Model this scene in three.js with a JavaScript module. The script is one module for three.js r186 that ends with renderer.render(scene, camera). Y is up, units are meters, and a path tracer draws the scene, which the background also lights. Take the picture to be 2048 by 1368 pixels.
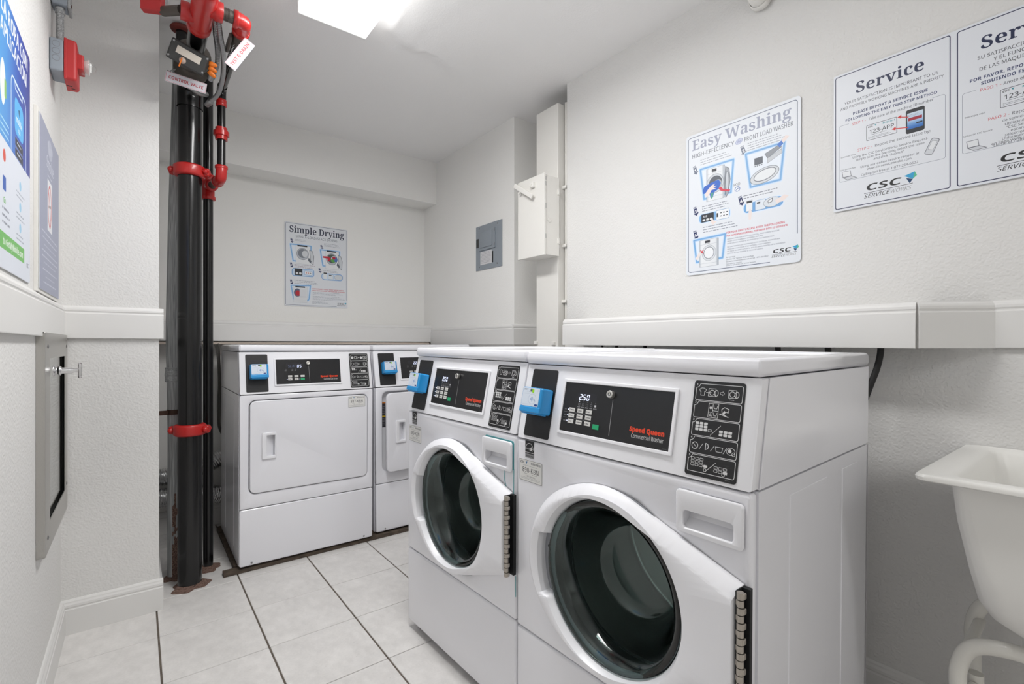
import * as THREE from 'three';
import { RoundedBoxGeometry } from 'three/addons/geometries/RoundedBoxGeometry.js';
import { mergeGeometries, toCreasedNormals } from 'three/addons/utils/BufferGeometryUtils.js';
import { RectAreaLightUniformsLib } from 'three/addons/lights/RectAreaLightUniformsLib.js';

// ---------- camera, light, exposure ----------
const scene = new THREE.Scene();
scene.background = new THREE.Color(0x0a0a0a);                 // the room is closed: nothing of this is seen
const FOCAL = 974.23;                                          // pixels of a 2048 x 1368 frame
const camera = new THREE.PerspectiveCamera(2 * Math.atan(684 / FOCAL) * 180 / Math.PI, 2048 / 1368, 0.05, 30);
camera.position.set(0, 1.13, 0);
camera.rotation.set(0, -0.6562, 0);
camera.setViewOffset(2048, 1368, 0, -5.75, 2048, 1368);        // a lens shifted a little: the camera is level
RectAreaLightUniformsLib.init();
const renderer = new THREE.WebGLRenderer({ antialias: true });
renderer.shadowMap.enabled = true;
renderer.toneMapping = THREE.LinearToneMapping;
renderer.toneMappingExposure = 1.0;
const LAMP = 24.5, LAMP_COLOR = new THREE.Color(1.0, 0.995, 0.985);
const GLOW = 1.6;

// ---------- helpers ----------
const V = (x, y, z) => new THREE.Vector3(x, y, z);
let seed = 7;
const rnd = () => { seed = (seed + 0x6d2b79f5) | 0; let t = Math.imul(seed ^ (seed >>> 15), 1 | seed); t = (t + Math.imul(t ^ (t >>> 7), 61 | t)) ^ t; return ((t ^ (t >>> 14)) >>> 0) / 4294967296; };
const used = new Map();
function numbered(n) { const k = used.get(n) ?? 0; used.set(n, k + 1); return k ? n + '_' + String(k).padStart(3, '0') : n; }
function tidy(geos) {
  geos = (Array.isArray(geos) ? geos : [geos]).map((g) => {
    g = g.index ? g.toNonIndexed() : g;
    for (const k of Object.keys(g.attributes)) if (!['position', 'normal', 'uv'].includes(k)) g.deleteAttribute(k);
    if (!g.attributes.normal) g.computeVertexNormals();
    if (!g.attributes.uv) g.setAttribute('uv', new THREE.BufferAttribute(new Float32Array(g.attributes.position.count * 2), 2));
    return g;
  });
  return geos.length > 1 ? mergeGeometries(geos) : geos[0];
}
function obj(name, geos, m, parent = scene) {
  const o = new THREE.Mesh(tidy(geos), m);
  o.name = parent === scene ? numbered(name) : name;
  o.castShadow = o.receiveShadow = true;
  parent.add(o);
  return o;
}
function struct(name, geos, m, parent = scene) { const o = obj(name, geos, m, parent); if (parent === scene) o.userData.kind = 'structure'; return o; }
function tag(o, label, category, group) { o.userData = { ...o.userData, label, category }; if (group) o.userData.group = group; return o; }
function thing(name, label, category, p = [0, 0, 0], turn = 0, group) {
  const o = new THREE.Group(); o.name = numbered(name); scene.add(o);
  o.position.set(...p); o.rotation.y = turn; return tag(o, label, category, group);
}
const bx = (w, h, d, x = 0, y = 0, z = 0) => new THREE.BoxGeometry(w, h, d).translate(x, y, z);
const span = (x0, x1, y0, y1, z0, z1) => bx(x1 - x0, y1 - y0, z1 - z0, (x0 + x1) / 2, (y0 + y1) / 2, (z0 + z1) / 2);
const rb = (w, h, d, r, x = 0, y = 0, z = 0, s = 3) => new RoundedBoxGeometry(w, h, d, s, r).translate(x, y, z);
const rspan = (x0, x1, y0, y1, z0, z1, r) => rb(x1 - x0, y1 - y0, z1 - z0, r, (x0 + x1) / 2, (y0 + y1) / 2, (z0 + z1) / 2);
const cyl = (a, b, r, n = 24, r2 = r) => {
  const d = b.clone().sub(a), g = new THREE.CylinderGeometry(r2, r, d.length(), n);
  g.applyQuaternion(new THREE.Quaternion().setFromUnitVectors(V(0, 1, 0), d.clone().normalize()));
  return g.translate((a.x + b.x) / 2, (a.y + b.y) / 2, (a.z + b.z) / 2);
};
const lathe = (pts, n = 48) => new THREE.LatheGeometry(pts.map(([r, y]) => new THREE.Vector2(r, y)), n);
const latheOn = (pts, c, dir, n = 32) => lathe(pts, n).applyQuaternion(new THREE.Quaternion().setFromUnitVectors(V(0, 1, 0), dir)).translate(c.x, c.y, c.z);
const tube = (pts, r, n = 64, k = 14, closed = false) => new THREE.TubeGeometry(new THREE.CatmullRomCurve3(pts, closed, 'centripetal'), n, r, k, closed);
function rrect(x0, y0, x1, y1, r, S = THREE.Shape) {
  const s = new S(); const rr = Math.min(r, (x1 - x0) / 2, (y1 - y0) / 2);
  s.moveTo(x0 + rr, y0); s.lineTo(x1 - rr, y0); s.absarc(x1 - rr, y0 + rr, rr, -Math.PI / 2, 0); s.lineTo(x1, y1 - rr); s.absarc(x1 - rr, y1 - rr, rr, 0, Math.PI / 2);
  s.lineTo(x0 + rr, y1); s.absarc(x0 + rr, y1 - rr, rr, Math.PI / 2, Math.PI); s.lineTo(x0, y0 + rr); s.absarc(x0 + rr, y0 + rr, rr, Math.PI, Math.PI * 1.5);
  return s;
}
const ext = (shape, depth, bevel = 0, seg = 2, curve = 12) => {
  const g = new THREE.ExtrudeGeometry(shape, { depth: depth - 2 * bevel, bevelEnabled: bevel > 0, bevelSize: bevel, bevelOffset: -bevel, bevelThickness: bevel, bevelSegments: seg, curveSegments: curve, steps: 1 });
  g.translate(0, 0, bevel);
  return bevel >= 0.002 ? toCreasedNormals(g, 0.75) : g;
};
const poly = (pts) => new THREE.Shape(pts.map(([x, y]) => new THREE.Vector2(x, y)));
// a face that carries print: rounded corners, uv 0..1 over its rectangle
function printFace(w, h, r, z = 0) {
  const g = new THREE.ShapeGeometry(rrect(0, 0, w, h, r), 8), p = g.attributes.position, uv = g.attributes.uv;
  for (let i = 0; i < p.count; i++) uv.setXY(i, p.getX(i) / w, p.getY(i) / h);
  return g.translate(0, 0, z);
}
// uv in metres, by the way each face looks
function metreUV(g) {
  g = g.index ? g.toNonIndexed() : g; g.computeVertexNormals();
  const p = g.attributes.position, n = g.attributes.normal, uv = new Float32Array(p.count * 2);
  for (let i = 0; i < p.count; i++) {
    const ax = Math.abs(n.getX(i)), ay = Math.abs(n.getY(i)), az = Math.abs(n.getZ(i));
    if (ay > ax && ay > az) { uv[2 * i] = p.getX(i); uv[2 * i + 1] = p.getZ(i); }
    else if (ax > az) { uv[2 * i] = p.getZ(i); uv[2 * i + 1] = p.getY(i); }
    else { uv[2 * i] = p.getX(i); uv[2 * i + 1] = p.getY(i); }
  }
  g.setAttribute('uv', new THREE.BufferAttribute(uv, 2));
  return g;
}

// ---------- textures ----------
function lattice(n, s) { const a = new Float32Array(n * n); let q = s; for (let i = 0; i < a.length; i++) { q = (Math.imul(q, 1664525) + 1013904223) | 0; a[i] = (q >>> 0) / 4294967296; } return a; }
function noise2(n, s) {   // periodic value noise on an n x n lattice, x and y in 0..1
  const a = lattice(n, s);
  return (x, y) => {
    x = ((x % 1) + 1) % 1 * n; y = ((y % 1) + 1) % 1 * n;
    const i = Math.floor(x), j = Math.floor(y); let u = x - i, v = y - j; u = u * u * (3 - 2 * u); v = v * v * (3 - 2 * v);
    const i1 = (i + 1) % n, j1 = (j + 1) % n, ii = i % n, jj = j % n;
    return (a[jj * n + ii] * (1 - u) + a[jj * n + i1] * u) * (1 - v) + (a[j1 * n + ii] * (1 - u) + a[j1 * n + i1] * u) * v;
  };
}
function dataTex(size, fn, color = false) {
  const d = new Uint8Array(size * size * 4);
  for (let y = 0; y < size; y++) for (let x = 0; x < size; x++) {
    const c = fn(x / size, y / size), k = (y * size + x) * 4;
    if (Array.isArray(c)) { d[k] = c[0]; d[k + 1] = c[1]; d[k + 2] = c[2]; } else d[k] = d[k + 1] = d[k + 2] = Math.max(0, Math.min(255, c * 255));
    d[k + 3] = 255;
  }
  const t = new THREE.DataTexture(d, size, size); t.wrapS = t.wrapT = THREE.RepeatWrapping; t.magFilter = THREE.LinearFilter; t.minFilter = THREE.LinearMipmapLinearFilter; t.generateMipmaps = true;
  if (color) t.colorSpace = THREE.SRGBColorSpace; t.needsUpdate = true; return t;
}
function canvasTex(w, h, draw) {
  const c = document.createElement('canvas'); c.width = w; c.height = h; const g = c.getContext('2d'); draw(g, w, h);
  const t = new THREE.CanvasTexture(c); t.colorSpace = THREE.SRGBColorSpace; t.anisotropy = 8; return t;
}
const ss = (a, b, x) => { x = Math.max(0, Math.min(1, (x - a) / (b - a))); return x * x * (3 - 2 * x); };
const nA = noise2(70, 11), nB = noise2(128, 23), nC = noise2(190, 31), nD = noise2(7, 5), nE = noise2(22, 77);
// hand-textured stucco: ragged dabs flattened on top, over fine roller stipple (1 tile = 0.7 m)
const stuccoTex = dataTex(1024, (x, y) => {
  const d = nB(x, y) * 0.72 + nC(x, y) * 0.18 + nA(x, y) * 0.10;
  return 0.10 + 0.56 * ss(0.30, 0.72, d) + 0.20 * nC(x, y) + 0.14 * nD(x, y);
});
// softer orange peel of the smooth walls and the ceiling (1 tile = 0.6 m)
const peelTex = dataTex(768, (x, y) => 0.25 + 0.4 * nB(x, y) + 0.25 * nC(x, y) + 0.1 * nE(x, y));
const f1 = noise2(6, 101), f2 = noise2(18, 102), f3 = noise2(60, 103), f4 = noise2(160, 104), f5 = noise2(28, 105);
const tileTex = [0, 1, 2].map((k) => dataTex(512, (x, y) => {
  const a = x + k * 0.37, b = y + k * 0.61;
  const m = f1(a, b) * 0.35 + f2(a, b * 0.6) * 0.35 + f3(a, b) * 0.2 + f4(a, b) * 0.1;
  let v = 226 + (m - 0.5) * 26;
  const spot = ss(0.965, 0.985, f4(b + 0.2, a)) * 70 * ss(0.45, 0.6, f2(b, a));      // pinholes in the glaze
  return [v - spot, v - 2.5 - spot, v - 5 - spot];
}, true));
const tileBump = dataTex(256, (x, y) => f2(x, y) * 0.6 + f3(x, y) * 0.4);
const galvTex = dataTex(256, (x, y) => { const v = 168 + (f2(x, y) - 0.5) * 46 + (f3(x, y * 0.3) - 0.5) * 40; return [v - 2, v, v + 1]; }, true);
const rustTex = dataTex(256, (x, y) => { const k = ss(0.3, 0.72, f5(x, y) * 0.6 + f3(x, y) * 0.4); return [84 + 66 * k, 62 + 62 * k, 54 + 58 * k]; }, true);
const woodTex = dataTex(256, (x, y) => { const k = f3(x * 0.15, y) * 0.6 + f4(x * 0.1, y) * 0.4; return [62 + 46 * k, 54 + 40 * k, 47 + 34 * k]; }, true);
const brushTex = dataTex(512, (x, y) => 0.5 + (f4(x * 0.05, y) - 0.5) * 0.5 + (f3(x * 0.04, y) - 0.5) * 0.3);
const groutTex = dataTex(256, (x, y) => { const k = f2(x, y) * 0.5 + f4(x, y) * 0.5; return [84 + 44 * k, 76 + 42 * k, 68 + 40 * k]; }, true);
const rep = (t, r, q = r) => { const c = t.clone(); c.repeat.set(r, q); c.needsUpdate = true; return c; };

// ---------- materials ----------
const S = (o) => new THREE.MeshStandardMaterial(o), P = (o) => new THREE.MeshPhysicalMaterial(o);
const M = {
  stucco: S({ color: 0xe3e2e0, roughness: 0.72, bumpMap: rep(stuccoTex, 1 / 0.7), bumpScale: 0.0009 }),
  wallSmooth: S({ color: 0xf4f3f0, roughness: 0.7, bumpMap: rep(peelTex, 1 / 0.6), bumpScale: 0.0008 }),
  ceiling: S({ color: 0xf7f6f5, roughness: 0.75, bumpMap: rep(peelTex, 1 / 0.6), bumpScale: 0.0005 }),
  trim: S({ color: 0xe5e4e2, roughness: 0.45 }),
  rawWood: S({ color: 0xb9a794, roughness: 0.8, bumpMap: woodTex, bumpScale: 0.001 }),
  grout: S({ map: rep(groutTex, 3), color: 0xffffff, roughness: 0.95 }),
  enamel: P({ color: 0xf0f0f5, roughness: 0.32, clearcoat: 0.7, clearcoatRoughness: 0.12 }),
  plastic: P({ color: 0xf1f1f5, roughness: 0.38, clearcoat: 0.25, clearcoatRoughness: 0.2 }),
  gripGrey: S({ color: 0x8f9196, roughness: 0.5 }),
  seam: S({ color: 0x55565a, roughness: 0.8 }),
  blackPlate: S({ color: 0x1b1b1d, roughness: 0.5 }),
  rubber: S({ color: 0x17181a, roughness: 0.6 }),
  drum: S({ color: 0xa6a5a3, roughness: 0.3, metalness: 0.95 }),
  glass: P({ color: 0xffffff, roughness: 0.02, transmission: 1, thickness: 0.006, ior: 1.5, attenuationColor: new THREE.Color(0x3f9a8a), attenuationDistance: 0.07 }),
  pane: P({ color: 0xf4f8f7, roughness: 0.02, transmission: 1, thickness: 0, ior: 1.5 }),
  nickel: S({ color: 0xd6d4cf, roughness: 0.36, metalness: 0.75 }),
  chrome: S({ color: 0xd8d8da, roughness: 0.12, metalness: 1 }),
  hinge: S({ color: 0xb3aca3, roughness: 0.38, metalness: 0.9 }),
  steel: S({ color: 0xb9b7b3, roughness: 0.34, metalness: 0.9, roughnessMap: null, bumpMap: rep(brushTex, 2), bumpScale: 0.0002 }),
  screw: S({ color: 0x9b9b9c, roughness: 0.35, metalness: 0.9 }),
  readerBlue: P({ color: 0x1d93d6, roughness: 0.35, clearcoat: 0.3 }),
  key: S({ color: 0xd3d2cf, roughness: 0.5 }),
  keyGreen: S({ color: 0x1ea36c, roughness: 0.5 }),
  led: S({ color: 0x101014, emissive: 0xdfe6ff, emissiveIntensity: 1.5 }),
  ledDim: S({ color: 0x101014, emissive: 0x8f9ac0, emissiveIntensity: 0.45 }),
  lcd: S({ color: 0x2c3a10, emissive: 0x9be020, emissiveIntensity: 0.75 }),
  blackPipe: P({ color: 0x0c0c0d, roughness: 0.24, ior: 1.42, clearcoat: 0.25, clearcoatRoughness: 0.08 }),
  redPaint: P({ color: 0xb31411, roughness: 0.38, clearcoat: 0.35, clearcoatRoughness: 0.15 }),
  redPlastic: S({ color: 0xba2e30, roughness: 0.5 }),
  galv: S({ map: rep(galvTex, 1, 3), roughness: 0.6, metalness: 0.05 }),
  rust: S({ map: rep(rustTex, 2), roughness: 0.95, bumpMap: rustTex, bumpScale: 0.003 }),
  oldIron: S({ color: 0x5f5a54, roughness: 0.55, metalness: 0.5 }),
  darkGrey: S({ color: 0x3b3b3a, roughness: 0.55 }),
  orange: S({ color: 0xe0761c, roughness: 0.5 }),
  cableBlack: S({ color: 0x111112, roughness: 0.6 }),
  cableGrey: S({ color: 0x55534f, roughness: 0.55 }),
  armor: S({ color: 0x9a9a9a, roughness: 0.35, metalness: 0.8 }),
  foil: S({ color: 0xc9c9ca, roughness: 0.24, metalness: 1 }),
  panelGrey: S({ color: 0x939ba3, roughness: 0.5 }),
  boxGrey: S({ color: 0x9aa3ad, roughness: 0.5, metalness: 0.2 }),
  paint: S({ color: 0xebe9e4, roughness: 0.42 }),
  wood: S({ map: woodTex, roughness: 0.9 }),
  sink: P({ color: 0xf0efeb, roughness: 0.4, clearcoat: 0.3, clearcoatRoughness: 0.25 }),
  tubePaint: P({ color: 0xe9e7e0, roughness: 0.35, clearcoat: 0.4 }),
  sheet: S({ color: 0xe6e9ee, roughness: 0.4 }),
  lens: P({ color: 0xffffff, roughness: 0.04, transmission: 1, thickness: 0, ior: 1.45 }),
  diffuser: S({ color: 0xffffff, roughness: 0.6, emissive: 0xffffff, emissiveIntensity: GLOW }),
  lampBody: S({ color: 0xeeeeec, roughness: 0.5 }),
  teal: S({ color: 0x5fa7ad, roughness: 0.5 }),
  lugYellow: S({ color: 0xd9b51c, roughness: 0.5 }),
};
M.tiles = tileTex.map((t) => P({ map: t, roughness: 0.5, bumpMap: tileBump, bumpScale: 0.0002, clearcoat: 0.12, clearcoatRoughness: 0.4 }));
const printMat = (t, rough = 0.42) => S({ map: t, roughness: rough });

// ---------- the room ----------
const XL = -0.235, XR = 1.85, XC = 0.075, ZC = -2.57, ZB = -3.576, ZF = 3.0, YC = 2.54;
// floor: grout bed with every tile a piece of its own
const floor = struct('floor', metreUV(span(XL - 0.1, XR + 0.35, -0.12, -0.0035, ZB - 0.1, ZF + 0.1)), M.grout);
{
  const sx = 0.3263, sz = 0.3313, cache = new Map();
  for (let j = -3; j < 18; j++) for (let i = -1; i < 6; i++) {
    let x0 = 0.0664 + i * sx + 0.0032, x1 = 0.0664 + (i + 1) * sx - 0.0032, z0 = -2.658 + j * sz + 0.0018, z1 = -2.658 + (j + 1) * sz - 0.0018;
    x0 = Math.max(x0, XL + 0.002); x1 = Math.min(x1, XR - 0.002); z0 = Math.max(z0, ZB + 0.002); z1 = Math.min(z1, ZF - 0.002);
    if (i < 0) z0 = Math.max(z0, ZC + 0.002);
    if (i === 0 && z1 < ZC) x0 = XC + 0.002;
    if (x1 - x0 < 0.02 || z1 - z0 < 0.02) continue;
    const key = (x1 - x0).toFixed(4) + '/' + (z1 - z0).toFixed(4);
    if (!cache.has(key)) { const g = ext(rrect(0, 0, x1 - x0, z1 - z0, 0.002), 0.008, 0.0014, 1, 1); g.rotateX(Math.PI / 2); g.translate(0, 0, 0); cache.set(key, tileUV(g, x1 - x0, z1 - z0)); }
    const t = new THREE.Mesh(cache.get(key), M.tiles[Math.floor(rnd() * 3)]);
    t.name = 'tile'; t.position.set(x0, (rnd() - 0.5) * 0.0008, z0); t.castShadow = t.receiveShadow = true; floor.add(t);
  }
}
function tileUV(g) { g = g.toNonIndexed(); const p = g.attributes.position, uv = g.attributes.uv; for (let i = 0; i < p.count; i++) uv.setXY(i, p.getX(i) / 0.33, p.getZ(i) / 0.33); return g; }

// ceiling: hand-floated plaster with a lumpy patch edge beside the lamp
{
  const nx = 180, nz = 300, x0 = XL - 0.05, x1 = XR + 0.3, z0 = ZB - 0.05, z1 = ZF + 0.05, g = new THREE.PlaneGeometry(1, 1, nx, nz), p = g.attributes.position, uv = g.attributes.uv;
  const w1 = noise2(9, 301), w2 = noise2(40, 302), w3 = noise2(120, 303);
  const ridge = [[0.80, -1.20], [0.79, -1.75], [0.86, -1.95], [0.90, -2.06], [1.0, -2.10], [1.14, -2.11], [1.30, -2.17], [1.5, -2.28]];
  const near = (x, z) => { let d = 9, s = 1; for (let i = 0; i + 1 < ridge.length; i++) { const [ax, az] = ridge[i], [bx_, bz] = ridge[i + 1], vx = bx_ - ax, vz = bz - az, t = Math.max(0, Math.min(1, ((x - ax) * vx + (z - az) * vz) / (vx * vx + vz * vz))), dx = x - ax - t * vx, dz = z - az - t * vz, q = Math.hypot(dx, dz); if (q < d) { d = q; s = Math.sign(vx * dz - vz * dx); } } return d * s; };
  for (let i = 0; i < p.count; i++) {
    const u = uv.getX(i), v = uv.getY(i), x = x0 + u * (x1 - x0), z = z0 + v * (z1 - z0);
    let h = (w1(u, v * 1.6) - 0.5) * 0.006 + (w2(u, v * 1.6) - 0.5) * 0.0016;
    const d = near(x + (w2(v, u) - 0.5) * 0.05, z + (w2(u + 0.3, v) - 0.5) * 0.05), fade = 1 - ss(1.15, 1.5, x);
    h -= fade * (0.008 * ss(-0.04, 0.03, d) * (1 - ss(0.05, 0.42, d)) + 0.006 * Math.exp(-d * d / 0.0007) * (0.4 + w3(u, v)));
    p.setXYZ(i, x, YC + 0.004 + h, z); uv.setXY(i, x, z);
  }
  const idx = g.index.array; for (let k = 0; k < idx.length; k += 3) { const t = idx[k]; idx[k] = idx[k + 1]; idx[k + 1] = t; }
  g.computeVertexNormals();
  { const n = g.attributes.normal; if (n.getY(1000) > 0) { for (let k = 0; k < idx.length; k += 3) { const t = idx[k]; idx[k] = idx[k + 1]; idx[k + 1] = t; } g.computeVertexNormals(); } }
  struct('ceiling', [g, metreUV(span(x0, x1, YC + 0.02, YC + 0.15, z0, z1))], M.ceiling);
}
// left wall around the recess of the extinguisher cabinet, then the jog behind the pipes
const CAB = { z0: -2.535, z1: -1.995, y0: 0.52, y1: 1.148, xf: -0.214 };
struct('wall_left', metreUV(tidy([
  span(XL - 0.15, XL, 0, CAB.y0, ZC, ZF), span(XL - 0.15, XL, CAB.y1, YC + 0.02, ZC, ZF), span(XL - 0.15, XL, CAB.y0, CAB.y1, CAB.z1, ZF), span(XL - 0.15, XL, CAB.y0, CAB.y1, ZC, CAB.z0),
  span(XL - 0.15, XL - 0.14, CAB.y0, CAB.y1, CAB.z0, CAB.z1), span(XL - 0.15, XC, 0, YC + 0.02, ZB - 0.1, ZC),
])), M.stucco);
struct('wall_back', metreUV(span(XC - 0.02, XR + 0.3, 0, YC + 0.02, ZB - 0.15, ZB)), M.wallSmooth);
struct('ceiling_beam', metreUV(span(XC, XR, 2.225, YC + 0.02, ZB, -3.367)), M.wallSmooth);
struct('wall_right', metreUV(tidy([
  span(XR, XR + 0.3, 0, YC + 0.02, -1.913, ZF), span(2.07, XR + 0.3, 0, YC + 0.02, -2.38, -1.913),
])), M.stucco);
struct('wall_right_far', metreUV(span(XR, XR + 0.3, 0, YC + 0.02, ZB, -2.38)), M.wallSmooth);
struct('wall_front', metreUV(span(XL - 0.15, XR + 0.3, 0, YC + 0.02, ZF, ZF + 0.15)), M.stucco);

// moulded boards: profile (out from the wall, up) swept along a straight run
const TRIM = [[0, 0], [0.015, 0], [0.0155, 0.002], [0.0155, 0.098], [0.0135, 0.101], [0.0115, 0.102], [0.0115, 0.105], [0.0135, 0.109], [0.013, 0.116], [0.010, 0.122], [0.005, 0.126], [0.0035, 0.128], [0, 0.128]];
const BASE = [[0, 0], [0.0145, 0], [0.0145, 0.096], [0.0125, 0.098], [0.0115, 0.101], [0.0135, 0.106], [0.0130, 0.114], [0.0095, 0.121], [0.0085, 0.126], [0.0045, 0.132], [0, 0.133]];
function board(profile, a, b, y, out) {          // a, b: [x, z]; out: unit [x, z] away from the wall
  const L = Math.hypot(b[0] - a[0], b[1] - a[1]), g = ext(poly(profile), L);
  const m = new THREE.Matrix4().makeBasis(V(out[0], 0, out[1]), V(0, 1, 0), V((b[0] - a[0]) / L, 0, (b[1] - a[1]) / L)).setPosition(a[0], y, a[1]);
  g.applyMatrix4(m); if (m.determinant() < 0) { const q = g.index ? g.toNonIndexed() : g, p = q.attributes.position; for (let i = 0; i < p.count; i += 3) for (const k of ['position', 'normal', 'uv']) { const t = q.attributes[k]; for (let c = 0; c < t.itemSize; c++) { const s = t.array[(i + 1) * t.itemSize + c]; t.array[(i + 1) * t.itemSize + c] = t.array[(i + 2) * t.itemSize + c]; t.array[(i + 2) * t.itemSize + c] = s; } } q.computeVertexNormals(); return q; }
  return g;
}
struct('baseboard_left', board(BASE, [XL, ZC], [XL, ZF], 0, [1, 0]), M.trim);
struct('baseboard_column', [board(BASE, [XL, ZC], [XC + 0.0145, ZC], 0, [0, 1]), board(BASE, [XC, ZC + 0.0005], [XC, ZB], 0, [1, 0])], M.trim);
struct('baseboard_back', board(BASE, [XC, ZB], [XR, ZB], 0, [0, 1]), M.trim);
struct('baseboard_right', board(BASE, [XR, -1.913], [XR, ZF], 0, [-1, 0]), M.trim);
struct('trim_1', board(TRIM, [XL, ZC], [XL, ZF], 1.156, [1, 0]), M.trim);
struct('trim_2', [board(TRIM, [XL, ZC], [XC + 0.0155, ZC], 1.156, [0, 1]), board(TRIM, [XC, ZC + 0.0005], [XC, -3.435], 1.156, [1, 0])], M.trim);
// boxed chase along the back wall
struct('trim_3', [board(TRIM, [XC, -3.448], [XR, -3.448], 1.154, [0, 1]), span(XC, XR, 1.262, 1.276, ZB, -3.4475)], M.trim);
struct('trim_4', [board(TRIM, [XR, -3.432], [XR, -2.3795], 1.132, [-1, 0]), board(TRIM, [XR - 0.0155, -2.38], [2.07, -2.38], 1.132, [0, 1])], M.trim);
// boxed chase over the washers with its slanted end, then the trim on the wall itself
{
  const g = [board(TRIM, [1.7145, -1.79], [1.7145, -0.386], 1.1235, [-1, 0]), span(1.7145, XR, 1.236, 1.249, -1.79, -0.39), span(1.7145, XR, 1.124, 1.249, -1.79, -1.776)];
  const t = struct('trim_5', g, M.trim);
  t.geometry.translate(0, -1.1235, 0.386); t.rotation.x = 0.0066; t.position.set(0, 1.1205, -0.386);
}
struct('trim_6', board(TRIM, [1.7145, -0.388], [XR, -0.252], 1.121, [-0.7071 * 0.97, 0.7071 * 1.03]), M.trim);
struct('trim_7', board(TRIM, [XR, -0.256], [XR, ZF], 1.122, [-1, 0]), M.trim);
// unpainted ledger boards seen under the two chases
tag(obj('ledger_board', rspan(XC + 0.02, XR - 0.02, 1.134, 1.150, ZB, -3.444, 0.002), S({ color: 0xd2c4b8, roughness: 0.7 })), 'pale unpainted ledger strip under the trim board behind the dryers', 'board');

// ---------- the lamps ----------
function wrapLamp(z0, z1, label, power = LAMP) {
  const x0 = 0.507, x1 = 0.785, y0 = 2.447;
  const t = thing('ceiling_light', label, 'light', [(x0 + x1) / 2, y0, (z0 + z1) / 2], 0, 'fluorescent ceiling lights');
  const w = x1 - x0, d = z1 - z0;
  obj('lamp_housing', rb(w - 0.05, 0.05, d - 0.01, 0.004, 0, 0.066, 0), M.lampBody, t);
  obj('diffuser', rb(w - 0.004, 0.052, d - 0.024, 0.008, 0, 0.026, 0), M.diffuser, t);
  for (const s of [-1, 1]) obj('end_cap', rb(w, 0.082, 0.011, 0.003, 0, 0.043, s * (d / 2 - 0.0055)), M.lampBody, t);
  const L = new THREE.RectAreaLight(LAMP_COLOR, power, w - 0.02, d - 0.03);        // the glowing underside
  L.position.set(t.position.x, y0 - 0.004, t.position.z); L.rotation.x = -Math.PI / 2; L.castShadow = true; scene.add(L);
  for (const s of [-1, 1]) {                                                        // and its two glowing flanks
    const F = new THREE.RectAreaLight(LAMP_COLOR, power * 0.25, d - 0.03, 0.045);
    F.position.set(t.position.x + s * (w / 2 + 0.002), y0 + 0.026, t.position.z); F.rotation.y = -s * Math.PI / 2; F.castShadow = true; scene.add(F);
  }
}
wrapLamp(-2.062, -0.84, 'long white fluorescent ceiling light with a glowing wraparound diffuser');
wrapLamp(1.35, 2.57, 'second fluorescent ceiling light, nearer the door end of the room', LAMP * 0.62);

// ---------- print ----------
const SANS = 'sans-serif', SERIF = 'serif', NAVY = '#1b2347';
function T(g, s, x, y, px, color = '#222', font = SANS, weight = '', align = 'left', maxW) { g.font = weight + ' ' + px + 'px ' + font; g.fillStyle = color; g.textAlign = align; g.textBaseline = 'alphabetic'; if (maxW) { const w = g.measureText(s).width; g.save(); g.translate(x, y); g.scale(maxW / w, 1); g.fillText(s, 0, 0); g.restore(); } else g.fillText(s, x, y); }
function RR(g, x, y, w, h, r, fill, stroke, lw = 2) { g.beginPath(); g.roundRect(x, y, w, h, r); if (fill) { g.fillStyle = fill; g.fill(); } if (stroke) { g.strokeStyle = stroke; g.lineWidth = lw; g.stroke(); } }
function PL(g, pts, fill, stroke, lw = 2, close = true) { g.beginPath(); pts.forEach(([x, y], i) => (i ? g.lineTo(x, y) : g.moveTo(x, y))); if (close) g.closePath(); if (fill) { g.fillStyle = fill; g.fill(); } if (stroke) { g.strokeStyle = stroke; g.lineWidth = lw; g.stroke(); } }
function EL(g, x, y, rx, ry, fill, stroke, lw = 2, rot = 0) { g.beginPath(); g.ellipse(x, y, rx, ry, rot, 0, 7); if (fill) { g.fillStyle = fill; g.fill(); } if (stroke) { g.strokeStyle = stroke; g.lineWidth = lw; g.stroke(); } }
function cscLogo(g, x, y, s) {       // wide italic letters, the three facets beside them, the line of small capitals below
  g.save(); g.translate(x, y); g.scale(s, s); g.transform(1, 0, -0.16, 1, 0, 0);
  T(g, 'CSC', 0, 0, 46, '#1d1d1f', SANS, 'bold', 'left', 150); g.restore();
  g.save(); g.translate(x, y); g.scale(s, s);
  PL(g, [[162, -34], [204, -46], [196, -12]], '#2f9fd0'); PL(g, [[196, -12], [204, -46], [212, -26]], '#58b98e'); PL(g, [[170, -22], [196, -12], [184, 6]], '#143d63');
  PL(g, [[-4, 12], [196, 8]], null, '#1d1d1f', 2.2, false);
  T(g, 'SERVICE', -6, 36, 25, '#2b2b2d', SANS, 'italic', 'left', 108); T(g, 'WORKS', 104, 36, 25, '#9a9a9e', SANS, 'italic', 'left', 84);
  g.restore();
}
function stepMark(g, x, y, s, n, dark) {   // tilted ribbon arrow with its number
  g.save(); g.translate(x, y); g.rotate(-0.28); g.scale(s, s);
  const c = dark ? '#1d2a5c' : '#6c7488';
  PL(g, [[-16, -34], [16, -34], [16, 14], [27, 14], [0, 40], [-27, 14], [-16, 14]], c);
  for (const k of [-42, -49]) PL(g, [[-16, k], [16, k], [16, k + 4], [-16, k + 4]], c);
  T(g, n, 0, 12, 40, '#fff', SANS, 'bold', 'center'); g.restore();
}
function frameBlue(g, pts, lw) {
  g.lineJoin = 'round'; PL(g, pts, '#e4ebf4', '#d6e5f6', lw * 2.6); PL(g, pts, null, '#a4c7ea', lw * 1.5); PL(g, pts, null, '#78abdc', lw * 0.8);
}
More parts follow.
